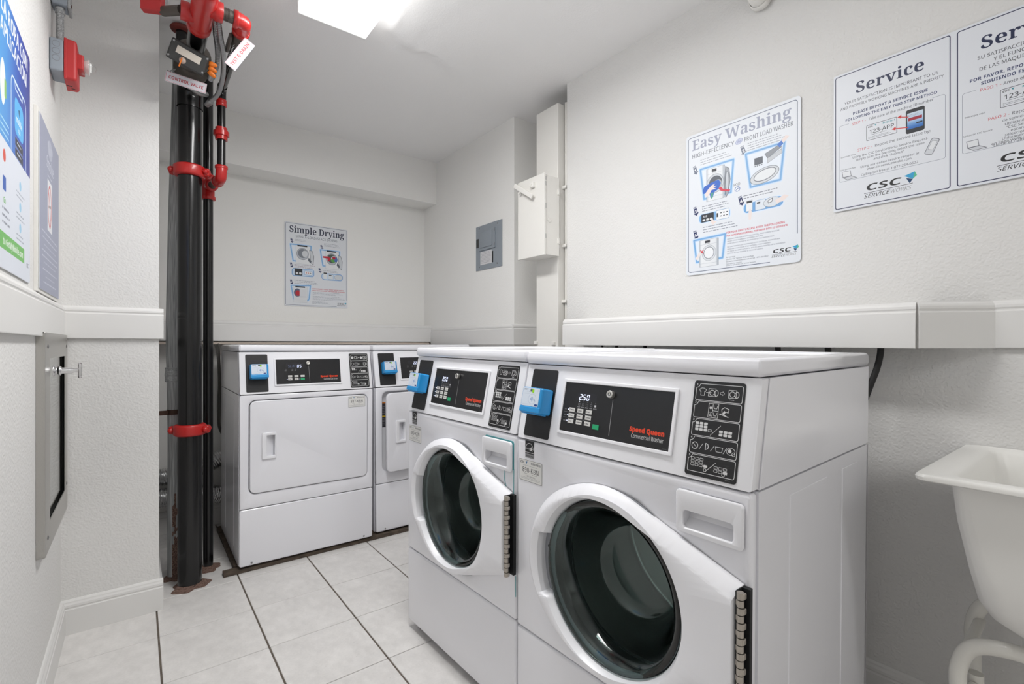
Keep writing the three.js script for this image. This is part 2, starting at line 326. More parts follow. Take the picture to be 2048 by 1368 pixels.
function lines(g, x, y, w, n, gap, px, color, ragged = 0.25, k = 3) { for (let i = 0; i < n; i++) { g.fillStyle = color; const L = w * (1 - ragged * (((i * 37 + k * 13) % 10) / 10)); let q = 0, j = i * 5 + k; while (q < L) { const ww = px * (0.7 + ((j * 29) % 17) / 8); g.fillRect(x + q, y + i * gap, Math.min(ww, L - q), px * 0.42); q += ww + px * 0.45; j++; } } }
function miniWasher(g, x, y, w, h, door = true) {
  const gr = g.createLinearGradient(x, y, x + w, y); gr.addColorStop(0, '#b9bfc8'); gr.addColorStop(0.12, '#e9ecef'); gr.addColorStop(0.85, '#e4e7eb'); gr.addColorStop(1, '#9aa1ab');
  RR(g, x, y, w, h, 4, gr, '#8d949e', 2); RR(g, x + w * 0.3, y + h * 0.035, w * 0.26, h * 0.085, 2, '#33363c');
  for (let i = 0; i < 4; i++) RR(g, x + w * (0.32 + i * 0.06), y + h * 0.13, w * 0.035, h * 0.02, 1, '#6c7178');
  PL(g, [[x, y + h * 0.17], [x + w, y + h * 0.17]], null, '#b3b9c1', 2, false); PL(g, [[x, y + h * 0.88], [x + w, y + h * 0.88]], null, '#b3b9c1', 2, false);
  if (door) { EL(g, x + w * 0.5, y + h * 0.5, w * 0.36, w * 0.38, '#d9dde2', '#a3a9b2', 3); EL(g, x + w * 0.5, y + h * 0.5, w * 0.26, w * 0.28, '#eef0f3', '#6f7680', 5); }
}
// washer instructions, 450 x 590 mm
const easyWashing = canvasTex(1024, 1340, (g, W, H) => {
  g.fillStyle = '#e4e8ee'; g.fillRect(0, 0, W, H);
  RR(g, 26, 26, W - 52, H - 52, 22, null, '#49546f', 5);
  g.fillStyle = '#e4e8ee'; g.fillRect(W - 240, H - 230, 230, 220);
  T(g, 'Easy Washing', 62, 152, 132, '#9a9fb4', SERIF, 'bold', 'left', 892);
  T(g, 'HIGH-EFFICIENCY', 62, 226, 52, '#5d626e', SANS, '', 'left', 415); EL(g, 520, 208, 32, 22, '#c3c8dd', '#9aa3c8', 4, -0.4); T(g, 'he', 520, 220, 30, '#8c95bd', SANS, 'bold italic', 'center'); T(g, 'FRONT LOAD WASHER', 566, 226, 52, '#5d626e', SANS, '', 'left', 402);
  // 1: loading
  lines(g, 150, 262, 330, 3, 22, 15, '#a6abb6'); stepMark(g, 100, 350, 1, '1', false);
  frameBlue(g, [[150, 352], [470, 352], [446, 640], [188, 640]], 14);
  miniWasher(g, 212, 372, 176, 300, false); EL(g, 296, 520, 82, 86, '#cdd2d8', '#8e949d', 4); EL(g, 300, 520, 62, 66, '#565c66', '#3c4149', 4); EL(g, 322, 534, 40, 44, '#aab0b8');
  PL(g, [[396, 392], [430, 420], [440, 520], [424, 640], [398, 676], [388, 560]], '#9ea4ad', '#4d525b', 4); EL(g, 412, 530, 16, 90, '#c9ced5', '#565c66', 4);
  PL(g, [[172, 560], [190, 524], [260, 504], [330, 494], [352, 530], [330, 580], [290, 600], [276, 640], [252, 644], [240, 596], [180, 590]], '#2b63c4');
  PL(g, [[230, 556], [262, 530], [300, 522], [278, 542], [318, 546], [280, 556], [308, 572], [262, 574], [240, 610], [208, 626], [200, 590]], '#f0dfd9'); PL(g, [[252, 600], [282, 600], [272, 650], [256, 652]], '#4f9f8c');
  PL(g, [[330, 574], [354, 566], [372, 590], [440, 612], [434, 628], [352, 604]], '#d43a52'); T(g, 'POD', 470, 596, 32, '#565b66', SANS, '', 'left', 62); EL(g, 506, 626, 22, 20, '#e9eef6', '#4b6aa8', 5); PL(g, [[496, 634], [514, 618]], null, '#2b4a8c', 6, false);
  // 2: drawer
  lines(g, 596, 250, 330, 4, 20, 15, '#a6abb6'); stepMark(g, 560, 306, 1, '2', false);
  frameBlue(g, [[580, 340], [900, 340], [868, 640], [622, 640]], 14);
  RR(g, 654, 402, 72, 60, 4, '#555b66'); for (let i = 0; i < 4; i++) RR(g, 656 + i * 18, 466, 12, 10, 2, '#7a808a');
  PL(g, [[742, 388], [854, 348], [878, 372], [764, 430]], '#8d929a', '#666b74', 3); PL(g, [[764, 430], [878, 386], [882, 420], [762, 474]], '#c4c8ce', '#7d838c', 3);
  EL(g, 738, 566, 120, 62, '#d3d7dc', '#8a9099', 5, -0.2); EL(g, 742, 562, 92, 44, '#e6e9ec', '#6e747e', 6, -0.2); PL(g, [[842, 342], [876, 318], [890, 348], [862, 372]], '#3a72c8'); PL(g, [[876, 318], [908, 286], [936, 300], [892, 346]], '#eadcd8');
  // 3: select
  lines(g, 168, 706, 270, 3, 21, 15, '#8b909c', 0.2, 5); stepMark(g, 104, 742, 1, '3', true);
  RR(g, 130, 772, 318, 96, 34, '#dbe8f7'); RR(g, 140, 780, 298, 80, 28, '#7fb0df'); RR(g, 160, 782, 124, 76, 6, '#2c2f36'); for (let i = 0; i < 3; i++) RR(g, 172 + i * 36, 828, 28, 20, 8, '#e3e5e8'); T(g, '888', 176, 814, 26, '#cfd4da', SANS, 'bold');
  RR(g, 308, 776, 122, 86, 8, '#eef0f3', '#6f8fb8', 3); RR(g, 312, 800, 14, 36, 2, '#2c2f36'); for (let i = 0; i < 6; i++) RR(g, 346 + (i % 3) * 28, 800 + Math.floor(i / 3) * 28, 16, 8, 2, '#3a3d44'); PL(g, [[252, 870], [270, 830], [282, 858], [310, 876], [276, 900]], '#ecdfdb');
  // 4: insert
  lines(g, 560, 700, 290, 2, 22, 15, '#7d828d', 0.2, 7); stepMark(g, 540, 744, 1, '4', true);
  RR(g, 552, 764, 348, 104, 42, '#dbe8f7'); RR(g, 562, 774, 328, 84, 36, '#6fa5da'); RR(g, 584, 752, 54, 92, 5, '#e9ecef', '#9aa0a9', 2); RR(g, 588, 756, 46, 18, 2, '#2b2d33'); RR(g, 662, 768, 86, 84, 5, '#dfe6ee', '#8aa6c6', 3); RR(g, 676, 784, 28, 14, 2, '#2b2d33'); EL(g, 800, 808, 68, 40, '#d9dee4', '#8f959e', 3); PL(g, [[768, 792], [806, 776], [800, 806], [770, 812]], '#e9ecef', '#3d4149', 4); PL(g, [[826, 800], [900, 770], [934, 786], [888, 824], [836, 826]], '#ecdfdb');
  PL(g, [[604, 850], [618, 820], [634, 856], [626, 920], [606, 916]], '#ece2df');
  // 5: wait
  lines(g, 176, 902, 330, 3, 23, 15, '#8b909c', 0.2, 2); stepMark(g, 104, 968, 1, '5', true);
  frameBlue(g, [[84, 1014], [394, 1004], [368, 1216], [112, 1224]], 14);
  miniWasher(g, 140, 1026, 190, 250); PL(g, [[150, 1116], [182, 1152]], null, '#d5232f', 8, false); PL(g, [[182, 1116], [150, 1152]], null, '#d5232f', 8, false); PL(g, [[96, 1188], [140, 1130], [160, 1146], [120, 1210]], '#ece2df');
  T(g, 'FOR YOUR SAFETY PLEASE AVOID THE FOLLOWING', 404, 1006, 24, '#c84a58', SANS, 'bold', 'left', 500); T(g, 'POR SU PROPIA SEGURIDAD, POR FAVOR EVITE LO SIGUIENTE', 404, 1034, 22, '#c84a58', SANS, 'bold', 'left', 520);
  let yy = 1062; for (const s of ['WASHING ITEMS CONTAINING COOKING OIL, FOAM RUBBER, GASOLINE', 'OR ANY OTHER FLAMMABLE MATERIALS OR FUMES.', 'DOOR UNLOCKS WITHIN 90 SECONDS AFTER THE WASHER STOPS.', '', 'NO LAVE PRENDAS QUE CONTENGAN ACEITE DE COCINA, GOMA ESPUMA,', 'GASOLINA O CUALQUIER OTRO MATERIAL O GAS FLAMABLE.', 'NO TRATE DE ABRIR LA PUERTA, ESTA SE ABRIRA DENTRO DE 90 SEGUNDOS', 'DESPUES DE QUE TERMINE EL CICLO DE LAVADO.']) { if (s) T(g, s, 412, yy, 15, '#6b7080', SANS, '', 'left', s.length * 7.6); yy += s ? 20 : 10; }
  T(g, 'For service:', 400, 1226, 17, '#4d5260'); T(g, 'use the CSC Service Request App', 400, 1245, 17, '#4d5260'); T(g, 'visit www.cscserviceworks.com or call 1-877-264-6622', 400, 1264, 17, '#4d5260', SANS, '', 'left', 372);
  T(g, 'Para solicitar servicio:', 400, 1284, 15, '#4d5260'); T(g, 'utilice la aplicación CSC Service Request', 400, 1298, 15, '#4d5260');
  cscLogo(g, W - 222, H - 96, 0.98);
});
// dryer instructions, 430 x 575 mm
const simpleDrying = canvasTex(820, 1090, (g, W, H) => {
  g.fillStyle = '#e2e5ea'; g.fillRect(0, 0, W, H); RR(g, 14, 12, W - 28, H - 26, 8, null, '#5c627a', 4); g.fillStyle = '#e2e5ea'; g.fillRect(W - 150, H - 110, 150, 110);
  T(g, 'Simple Drying', 56, 128, 118, '#20263f', SERIF, 'bold', 'left', 716); T(g, 'SINGLE-LOAD/STACK DRYERS', 136, 190, 44, '#6c717c', SANS, '', 'left', 545);
  const dryer = (x, y, load) => { frameBlue(g, [[x - 70, y - 14], [x + 190, y - 14], [x + 176, y + 200], [x - 36, y + 200]], 11); RR(g, x, y - 8, 180, 240, 4, '#e7e9ec', '#aab0b8', 2); RR(g, x + 18, y - 14, 124, 18, 3, '#1d1f24'); EL(g, x + 84, y + 100, 74, 76, '#b8bdc6', '#70767f', 4); EL(g, x + 84, y + 92, 58, 60, load ? '#4c5a54' : '#7d828b'); EL(g, x + 112, y + 96, 38, 44, '#d5d8dc', '#8f959e', 3);
    PL(g, [[x + 170, y + 40], [x + 206, y + 50], [x + 226, y + 120], [x + 218, y + 236], [x + 186, y + 204]], '#cfd3d8', '#565b64', 5); PL(g, [[x + 160, y + 140], [x + 196, y + 190], [x + 180, y + 214], [x + 150, y + 176]], '#5b616b');
    if (load) { PL(g, [[x - 40, y + 70], [x + 40, y + 66], [x + 76, y + 96], [x + 50, y + 130], [x + 26, y + 132], [x + 30, y + 96], [x - 30, y + 92]], '#c21f36'); EL(g, x + 106, y + 116, 34, 26, '#5aa04e'); EL(g, x + 138, y + 100, 24, 34, '#4b6fb0'); EL(g, x + 112, y + 80, 22, 20, '#b5233a'); } };
  lines(g, 128, 214, 170, 2, 16, 12, '#a5a9b3'); stepMark(g, 88, 242, 0.72, '1', true); dryer(140, 300, false);
  lines(g, 500, 226, 230, 3, 16, 12, '#a5a9b3'); stepMark(g, 470, 286, 0.72, '2', true); dryer(520, 330, true);
  lines(g, 120, 544, 270, 3, 17, 12, '#a08f9c', 0.2, 4); stepMark(g, 84, 560, 0.72, '3', true); RR(g, 92, 598, 274, 94, 26, '#cfe0f2', '#79a6d6', 9); RR(g, 122, 596, 98, 90, 5, '#26282e'); for (let i = 0; i < 2; i++) RR(g, 138 + i * 42, 646, 30, 26, 8, '#e3e5e8'); RR(g, 248, 620, 98, 52, 5, '#eceef1', '#79a6d6', 4); for (let i = 0; i < 3; i++) EL(g, 272 + i * 26, 646, 6, 6, i < 2 ? '#b9453f' : '#3f434b');
  lines(g, 484, 590, 210, 2, 18, 12, '#a5a9b3', 0.2, 5); stepMark(g, 446, 600, 0.72, '4', true); RR(g, 470, 632, 280, 84, 36, '#cfe0f2', '#79a6d6', 9); RR(g, 492, 620, 44, 84, 3, '#e7eaed'); RR(g, 494, 620, 42, 16, 2, '#222429'); RR(g, 556, 640, 66, 66, 3, '#dfe6ec', '#8aa6c6', 3); RR(g, 566, 646, 34, 12, 2, '#3a3d45'); EL(g, 694, 674, 54, 34, '#d6dbe0', '#8f959e', 3);
  lines(g, 120, 752, 310, 3, 19, 12, '#8f95a6', 0.2, 6); stepMark(g, 84, 782, 0.72, '5', true); frameBlue(g, [[80, 824], [322, 812], [304, 990], [290, 1010], [110, 1000]], 11); RR(g, 110, 830, 170, 212, 4, '#e2e4e7', '#aab0b8', 2); RR(g, 132, 828, 122, 18, 3, '#1d1f24'); EL(g, 158, 914, 44, 54, '#56607a'); EL(g, 164, 920, 32, 36, '#bb2232'); RR(g, 186, 862, 84, 108, 4, '#dddfe3'); for (let i = 0; i < 5; i++) PL(g, [[118, 960 + i * 16], [272, 960 + i * 16]], null, '#c3c7cd', 2, false);
  T(g, 'FOR YOUR SAFETY PLEASE AVOID THE FOLLOWING', 346, 858, 20, '#c4525e', SANS, 'bold', 'left', 420); T(g, 'POR SU PROPIA SEGURIDAD, POR FAVOR EVITE LO SIGUIENTE', 346, 880, 18, '#c4525e', SANS, 'bold', 'left', 436);
  lines(g, 352, 894, 400, 3, 15, 10, '#9a9ea9', 0.35, 1); lines(g, 352, 946, 430, 4, 15, 10, '#9a9ea9', 0.3, 2); lines(g, 340, 1018, 280, 3, 13, 9, '#7d8391', 0.4, 3);
  cscLogo(g, W - 142, H - 46, 0.6);
});
// service notice in two languages, 600 x 450 mm
const serviceSign = canvasTex(1520, 1120, (g, W, H) => {
  g.fillStyle = '#e4e7ed'; g.fillRect(0, 0, W, H);
  const half = (o, es) => {
    RR(g, o + 14, 18, 724, 1084, 14, null, '#262c4d', 6);
    T(g, es ? 'Servicio' : 'Service', o + 376, 196, 118, '#20284a', SERIF, 'bold', 'center');
    const c = (s, y, px, col, w = '') => T(g, s, o + 376, y, px, col, SANS, w, 'center');
    if (!es) { c('YOUR SATISFACTION IS IMPORTANT TO US', 262, 31, '#3a3d44'); c('AND PROPERLY WORKING MACHINES ARE A PRIORITY', 300, 27, '#3a3d44'); c('PLEASE REPORT A SERVICE ISSUE', 364, 31, '#2b355f', 'bold'); c('FOLLOWING THE EASY TWO-STEP METHOD', 402, 29, '#2b355f', 'bold'); }
    else { c('SU SATISFACCION ES IMPORTANTE', 262, 33, '#3a3d44'); c('Y EL FUNCIONAMIENTO', 302, 33, '#3a3d44'); c('DE LAS MAQUINAS ES PRIORIDAD', 342, 33, '#3a3d44'); c('POR FAVOR, REPORTE CUALQUIER FALLA', 402, 31, '#2b355f', 'bold'); c('SIGUIENDO ESTE METODO FACIL', 440, 31, '#2b355f', 'bold'); }
    RR(g, o + 40, 424 + (es ? 40 : 0), 672, 460 - (es ? 40 : 0), 14, null, '#8f94a2', 2.5); g.fillStyle = '#e4e7ed'; g.fillRect(o + 110, 412 + (es ? 36 : 0), 530, 36);
    T(g, es ? 'PASO 1 -' : 'STEP 1 -', o + 130, 446 + (es ? 38 : 0), 28, '#c8555c'); T(g, es ? 'Anote el número de la maquina' : 'Take note of the machine ID number', o + 246, 446 + (es ? 38 : 0), 28, '#4a4d55', SANS, '', 'left', es ? 380 : 400);
    const q = es ? 30 : 0;
    RR(g, o + 232, 484 + q, 196, 120, 6, null, '#2a2c33', 3); T(g, 'CSC', o + 240, 506 + q, 20, '#1d1d1f', SANS, 'bold italic'); PL(g, [[o + 284, 494 + q], [o + 298, 490 + q], [o + 292, 504 + q]], '#2f8f9e'); for (let i = 0; i < 14; i++) g.fillRect(o + 334 + i * 6, 494 + q, (i * 7) % 4 + 1, 12);
    T(g, '123-APP', o + 330, 556 + q, 44, '#2a2c33', SANS, '', 'center', undefined); lines(g, o + 262, 564 + q, 130, 1, 10, 7, '#6b6e76'); lines(g, o + 244, 580 + q, 172, 2, 9, 6, '#6b6e76');
    RR(g, o + 484, 460 + q, 112, 178, 14, '#26282e'); const b = g.createLinearGradient(0, 460 + q, 0, 596 + q); b.addColorStop(0, '#dfe6ee'); b.addColorStop(0.6, '#b9d4ee'); b.addColorStop(1, '#2f6fc0'); g.fillStyle = b; g.fillRect(o + 492, 486 + q, 96, 120); RR(g, o + 498, 522 + q, 82, 22, 2, '#a31f34'); RR(g, o + 546, 566 + q, 36, 10, 1, '#20222a'); lines(g, o + 498, 500 + q, 78, 2, 9, 6, '#8d96a6');
    for (const [ax, ay, bx_, by] of [[500, 512, 430, 492], [500, 590, 396, 570]]) { PL(g, [[o + ax, ay + q], [o + (ax + bx_) / 2, ay - 12 + q], [o + bx_ + 16, by + q]], null, '#cf2f2c', 6, false); PL(g, [[o + bx_, by + q], [o + bx_ + 26, by - 14 + q], [o + bx_ + 24, by + 14 + q]], '#cf2f2c'); }
    T(g, es ? 'PASO 2 -' : 'STEP 2 -', o + 170, 668 + q, 28, '#c8555c'); T(g, es ? 'Reporte su solicitud' : 'Report the service issue by:', o + 286, 668 + q, 28, '#4a4d55');
    const L = es ? [['de servicio por medio de:', 730], ['Utilizando la aplicación', 758], ['"CSC Service Request"', 782], ['escanee el código', 806], ['seleccione el problema', 830], ['Utilizando nuestra pagina', 852], ['en linea www.cscserviceworks.com', 870], ['Llame al número 1-877-264-6622', 882]] : [['Using the CSC ServiceWorks Service Request-', 716], ['Simply scan the barcode, select the issue', 742], ['and click "Submit"', 768], ['Using our online service request at', 808], ['www.cscserviceworks.com', 834], ['Calling toll free at 1-877-264-6622', 872]];
    for (const [s, y] of L) T(g, s, o + 376, y, 24, '#4a4d55', SANS, '', 'center');
    T(g, es ? 'Descargue Aquí' : 'Download Here', o + 104, es ? 640 : 690, 15, '#3a3d44', SANS, '', 'center'); T(g, es ? 'Aplicación CSC Service' : 'CSC Service App', o + (es ? 118 : 104), es ? 770 : 794, 15, '#3a3d44', SANS, '', 'center');
    PL(g, [[o + 62, 806], [o + 120, 806], [o + 126, 850], [o + 68, 850]], '#e6e8ec', '#5a5d66', 3); PL(g, [[o + 68, 852], [o + 128, 852], [o + 164, 874], [o + 98, 876]], '#cfd2d8', '#5a5d66', 3);
    if (!es) { g.save(); g.translate(o + 636, 780); g.rotate(0.42); RR(g, -24, -60, 48, 112, 12, '#d4d7dd', '#6a6d76', 4); RR(g, -16, -44, 32, 62, 3, '#e6e8ec', '#8a8d96', 2); g.restore(); }
    cscLogo(g, o + 222, 1000, 1.55);
  };
  half(0, false); half(764, true);
});
// app poster on the left wall, 610 mm high, the near part of it lies outside the picture
const appPoster = canvasTex(900, 1024, (g, W, H) => {
  g.fillStyle = '#dfe4ee'; g.fillRect(0, 0, W, H); const b = g.createLinearGradient(0, 0, W, 0); b.addColorStop(0, '#5fb8ea'); b.addColorStop(0.45, '#4f97dc'); b.addColorStop(0.72, '#3557b4'); b.addColorStop(1, '#39408f'); g.fillStyle = b; g.fillRect(0, 0, W, 545);
  T(g, 'LA ROPA CON', 846, 84, 80, '#f4f7fb', SANS, 'bold', 'right', 540); T(g, 'APLICACIÓN', 820, 164, 80, '#f4f7fb', SANS, 'bold', 'right', 520);
  g.lineJoin = 'round'; g.beginPath(); g.moveTo(486, 545); g.lineTo(486, 292); g.quadraticCurveTo(486, 242, 530, 242); g.lineTo(752, 242); g.quadraticCurveTo(800, 242, 800, 292); g.lineTo(800, 545); g.strokeStyle = '#dfeefb'; g.lineWidth = 8; g.stroke();
  PL(g, [[556, 246], [566, 270], [716, 270], [728, 246]], null, '#dfeefb', 7); RR(g, 556, 300, 184, 148, 34, '#58b4ee'); PL(g, [[630, 334], [660, 326], [650, 362]], '#1d4f7c'); T(g, 'mobile', 648, 396, 38, '#e8f4fc', SANS, 'bold', 'center'); T(g, 'app', 648, 428, 30, '#e8f4fc', SANS, '', 'center');
  for (const y of [464, 506]) { RR(g, 566, y, 164, 34, 6, '#2b3040', '#8b93a6', 2); lines(g, 604, y + 10, 110, 1, 10, 18, '#c6ccd8'); }
  EL(g, 340, 340, 46, 84, '#eef4ef'); RR(g, 366, 316, 34, 70, 8, '#8cc26e'); for (let i = 0; i < 3; i++) PL(g, [[300, 476 + i * 24], [444, 476 + i * 24]], null, '#a8d6f3', 7, false);
  EL(g, 366, 604, 24, 24, '#d8503f'); RR(g, 340, 680, 54, 54, 6, '#2f5fb5'); for (let k = 0; k < 3; k++) { EL(g, 672, 640 + k * 88, 22, 20, '#9fcbe6'); lines(g, 592, 672 + k * 88, 170, 2, 18, 14, '#a2a9b6', 0.3, k); }
  T(g, 'Go', 350, 780, 30, '#63b04f', SANS, 'bold'); lines(g, 330, 796, 150, 3, 26, 20, '#8d93a0'); RR(g, 200, 890, 560, 62, 2, '#6fbb5e'); T(g, 'to GetMyMobile.com', 730, 934, 38, '#f3f8f2', SANS, 'bold', 'right'); T(g, 'CSC', 812, 960, 26, '#3c4254', SANS, 'bold italic', 'left');
});
const smokePoster = canvasTex(640, 760, (g, W, H) => {
  g.fillStyle = '#9a9fb5'; g.fillRect(0, 0, W, H); EL(g, 320, 74, 70, 46, '#b4b8c9'); for (let i = 0; i < 7; i++) EL(g, 262 + i * 20, 60 + (i * 29) % 34, 22, 18, '#bcc0d0');
  T(g, 'Smoke', 322, 176, 74, '#d7dae6', SERIF, '', 'center'); lines(g, 236, 204, 170, 1, 12, 12, '#ced1de');
  g.fillStyle = '#e6e7ec'; g.fillRect(232, 226, 150, 240); EL(g, 306, 346, 52, 96, null, '#cf6a70', 13); PL(g, [[272, 280], [342, 412]], null, '#cf6a70', 11, false); PL(g, [[268, 352], [346, 340]], null, '#a9a2a2', 12, false);
  for (const [y, w, c] of [[490, 520, '#c9ccdb'], [518, 470, '#c9ccdb'], [548, 380, '#b9bdce'], [576, 520, '#c9ccdb'], [602, 500, '#c9ccdb'], [628, 400, '#b9bdce'], [660, 460, '#c9ccdb'], [690, 300, '#b9bdce'], [718, 420, '#c9ccdb']]) lines(g, 320 - w / 2, y, w, 1, 10, 14, c, 0, y);
});
// machine plates
const instructions = (dry) => canvasTex(440, 780, (g, W, H) => {
  g.fillStyle = '#18181a'; g.fillRect(0, 0, W, H); g.lineJoin = 'round';
  const w = '#d6d6d6', st = (p, c = false) => PL(g, p, null, w, 4, c), bh = 136, y0 = (i) => 26 + i * 146;
  for (let i = 0; i < 5; i++) { const y = y0(i); g.beginPath(); g.moveTo(56, y); g.lineTo(404, y); g.quadraticCurveTo(420, y, 420, y + 16); g.lineTo(420, y + bh - 18); g.quadraticCurveTo(420, y + bh, 404, y + bh); g.lineTo(36, y + bh); g.quadraticCurveTo(22, y + bh, 22, y + bh - 16); g.lineTo(22, y + 34); g.quadraticCurveTo(46, y + 34, 56, y); g.strokeStyle = w; g.lineWidth = 5; g.stroke(); T(g, String(i + 1), 22, y + 18, 24, w, SANS, 'bold'); }
  const mach = (x, y, s = 1) => { st([[x, y], [x + 62 * s, y], [x + 62 * s, y + 62 * s], [x, y + 62 * s]], true); EL(g, x + 30 * s, y + 32 * s, 21 * s, 21 * s, null, w, 5); EL(g, x + 68 * s, y + 34 * s, 16 * s, 24 * s, null, w, 5); };
  if (!dry) {
    st([[52, 74], [70, 62], [92, 62], [112, 74], [104, 92], [98, 88], [98, 122], [66, 122], [66, 88], [60, 92]], true); mach(134, 62); st([[112, 96], [160, 94]]); PL(g, [[238, 86], [256, 86], [256, 78], [272, 94], [256, 110], [256, 102], [238, 102]], null, w, 3); mach(306, 62); st([[316, 140], [356, 140]]);
    const y = y0(1); PL(g, [[150, y + 10], [234, y + 10], [234, y + 124], [150, y + 124]], null, w, 4); st([[186, y + 10], [186, y + 124]]); st([[150, y + 82], [186, y + 82]]); st([[186, y + 68], [234, y + 68]]); EL(g, 168, y + 46, 11, 11, w); st([[158, y + 112], [168, y + 92], [178, y + 112]], true); for (const k of [24, 82]) st([[194, y + k], [200, y + k + 26], [220, y + k + 26], [226, y + k]]); PL(g, [[262, y + 50], [284, y + 32], [324, y + 44], [318, y + 72], [296, y + 66], [284, y + 92], [322, y + 108], [244, y + 88], [270, y + 84]], null, w, 5); PL(g, [[284, y + 58], [296, y + 66], [282, y + 92], [268, y + 88]], w);
  } else { for (const i of [0, 1]) { const y = y0(i); EL(g, 74, y + 70, 28, 28, i ? null : w, w, 5); mach(122, y + 38); RR(g, 214, y + 64, 20, 12, 3, w); if (!i) EL(g, 280, y + 70, 28, 28, w); mach(322, y + 38); st([[334, y + 116], [374, y + 116]]); } }
  const pad = (x, y, c, r, full, last) => { for (let i = 0; i < c; i++) for (let j = 0; j < r; j++) RR(g, x + i * 38, y + j * 25, 28, 18, 4, full ? w : null, w, 3.5); if (last) RR(g, x + c * 38, y + (r - 1) * 25, 30, 18, 4, full ? null : w, w, 3.5); };
  let y = y0(2); pad(52, y + 26, dry ? 2 : 3, dry ? 2 : 3, true, true); st([[188, y + 122], [270, y + 34]]); pad(262, y + 72, 3, 2, true, false);
  y = y0(3); EL(g, 66, y + 74, 27, 27, null, w, 5); st([[48, y + 56], [84, y + 92]]); st([[106, y + 100], [136, y + 50]]); PL(g, [[160, y + 44], [160, y + 94], [180, y + 86], [184, y + 68], [178, y + 50]], null, w, 6); st([[204, y + 100], [236, y + 50]]); st([[244, y + 58], [306, y + 58], [300, y + 96], [254, y + 96]], true); st([[312, y + 104], [338, y + 50]]); EL(g, 372, y + 76, 34, 28, null, w, 4); EL(g, 364, y + 74, 15, 15, w); EL(g, 396, y + 94, 12, 14, null, w, 4);
  y = y0(4); pad(48, y + 22, 3, 3, false, true); st([[176, y + 124], [262, y + 38]]); pad(252, y + 66, 3, 2, false, false); RR(g, 330, y + 92, 32, 20, 3, w); EL(g, 176, y + 110, 12, 12, null, w, 4); EL(g, 332, y + 118, 12, 12, null, w, 4);
  lines(g, 350, 762, 50, 1, 8, 8, '#8a8a8a');
});
const consolePrint = (dry) => canvasTex(1024, 400, (g, W, H) => {
  g.fillStyle = '#17171a'; g.fillRect(0, 0, W, H);
  RR(g, dry ? 160 : 150, dry ? 62 : 78, dry ? 270 : 200, 62, 2, '#201f26');
  PL(g, [[506, 108], [512, 368]], null, '#a9a9aa', 4, false);
  g.save(); g.translate(976, 306); g.font = 'bold 44px ' + SANS; g.textAlign = 'right'; g.scale(288 / g.measureText('Speed Queen').width, 1); g.fillStyle = g.strokeStyle = '#e2421e'; g.lineWidth = 3.5; g.fillText('Speed Queen', 0, 0); g.strokeText('Speed Queen', 0, 0); g.restore(); T(g, 'Commercial ' + (dry ? 'Dryer' : 'Washer'), 974, 350, 40, '#d9d9da', SANS, '', 'right', dry ? 236 : 266);
  if (!dry) { for (let k = 0; k < 5; k++) { const x = 176 + k * 42; EL(g, x, 148, 5, 5, k ? '#55555a' : '#f2f4ff'); RR(g, x - 9, 162, 18, 16, 2, k === 4 ? '#d5d5d8' : null, '#8d8d92', 2.5); T(g, ['NEXT', 'WASH', 'RINSE', 'SPIN', 'DOOR'][k], x, 196, 12, '#b4b4b8', SANS, 'bold', 'center'); } for (let r = 0; r < 3; r++) { T(g, ['Soil', 'Cycle', 'Temp'][r], 26, 226 + r * 46, 14, '#b4b4b8'); if (r) PL(g, [[22, 196 + r * 46], [270, 196 + r * 46]], null, '#8d8d92', 2, false); } T(g, '801234', 1004, 390, 10, '#77777b', SANS, '', 'right'); }
  else for (const x of [150, 250, 300]) { RR(g, x - 8, 160, 16, 14, 2, null, '#8d8d92', 2.5); lines(g, x - 18, 184, 36, 1, 8, 8, '#b4b4b8'); }
});
const idSticker = (num, small) => canvasTex(400, 260, (g, W, H) => {
  g.fillStyle = '#e4e3e0'; g.fillRect(0, 0, W, H); RR(g, 4, 4, W - 8, H - 8, 10, null, '#4c4c50', 4);
  T(g, 'CSC', 16, 50, 40, '#55555a', SANS, 'bold italic'); PL(g, [[116, 26], [146, 20], [134, 54]], '#3c6f9c'); g.fillStyle = '#55555a'; for (let i = 0; i < 26; i++) g.fillRect(206 + i * 6.8, 22, 1.5 + (i * 7) % 4, 26);
  lines(g, 70, 70, 250, 1, 9, 8, '#85858a', 0, 2); T(g, num, W / 2, 152, 78, '#1f1f22', SANS, '', 'center', 292); g.lineWidth = 1.5; lines(g, 90, 166, 60, 1, 9, 9, '#6c6c70', 0, 1); lines(g, 230, 166, 80, 1, 9, 9, '#6c6c70', 0, 4); T(g, '1-877-264-6622', W / 2, 204, 24, '#55555a', SANS, '', 'center'); lines(g, 30, 214, 340, 2, 14, 8, '#85858a', 0.05, 5);
});
const starSticker = canvasTex(128, 180, (g, W, H) => {
  g.fillStyle = '#1f1f22'; g.fillRect(0, 0, W, H); g.strokeStyle = '#dcdcdc'; g.lineWidth = 5; g.beginPath(); g.ellipse(64, 92, 56, 66, 0, Math.PI, 0); g.stroke();
  T(g, 'energy', 14, 92, 30, '#dcdcdc', SERIF, 'italic', 'left', 62); PL(g, [[92, 56], [98, 76], [118, 78], [102, 90], [108, 112], [90, 98], [72, 108], [80, 88], [66, 76], [84, 74]], '#dcdcdc');
  PL(g, [[0, 124], [W, 124]], null, '#dcdcdc', 5, false); g.fillStyle = '#8a8a8c'; g.fillRect(0, 138, W, 42); T(g, 'ENERGY STAR', 64, 168, 22, '#232326', SANS, 'bold', 'center', 112);
});
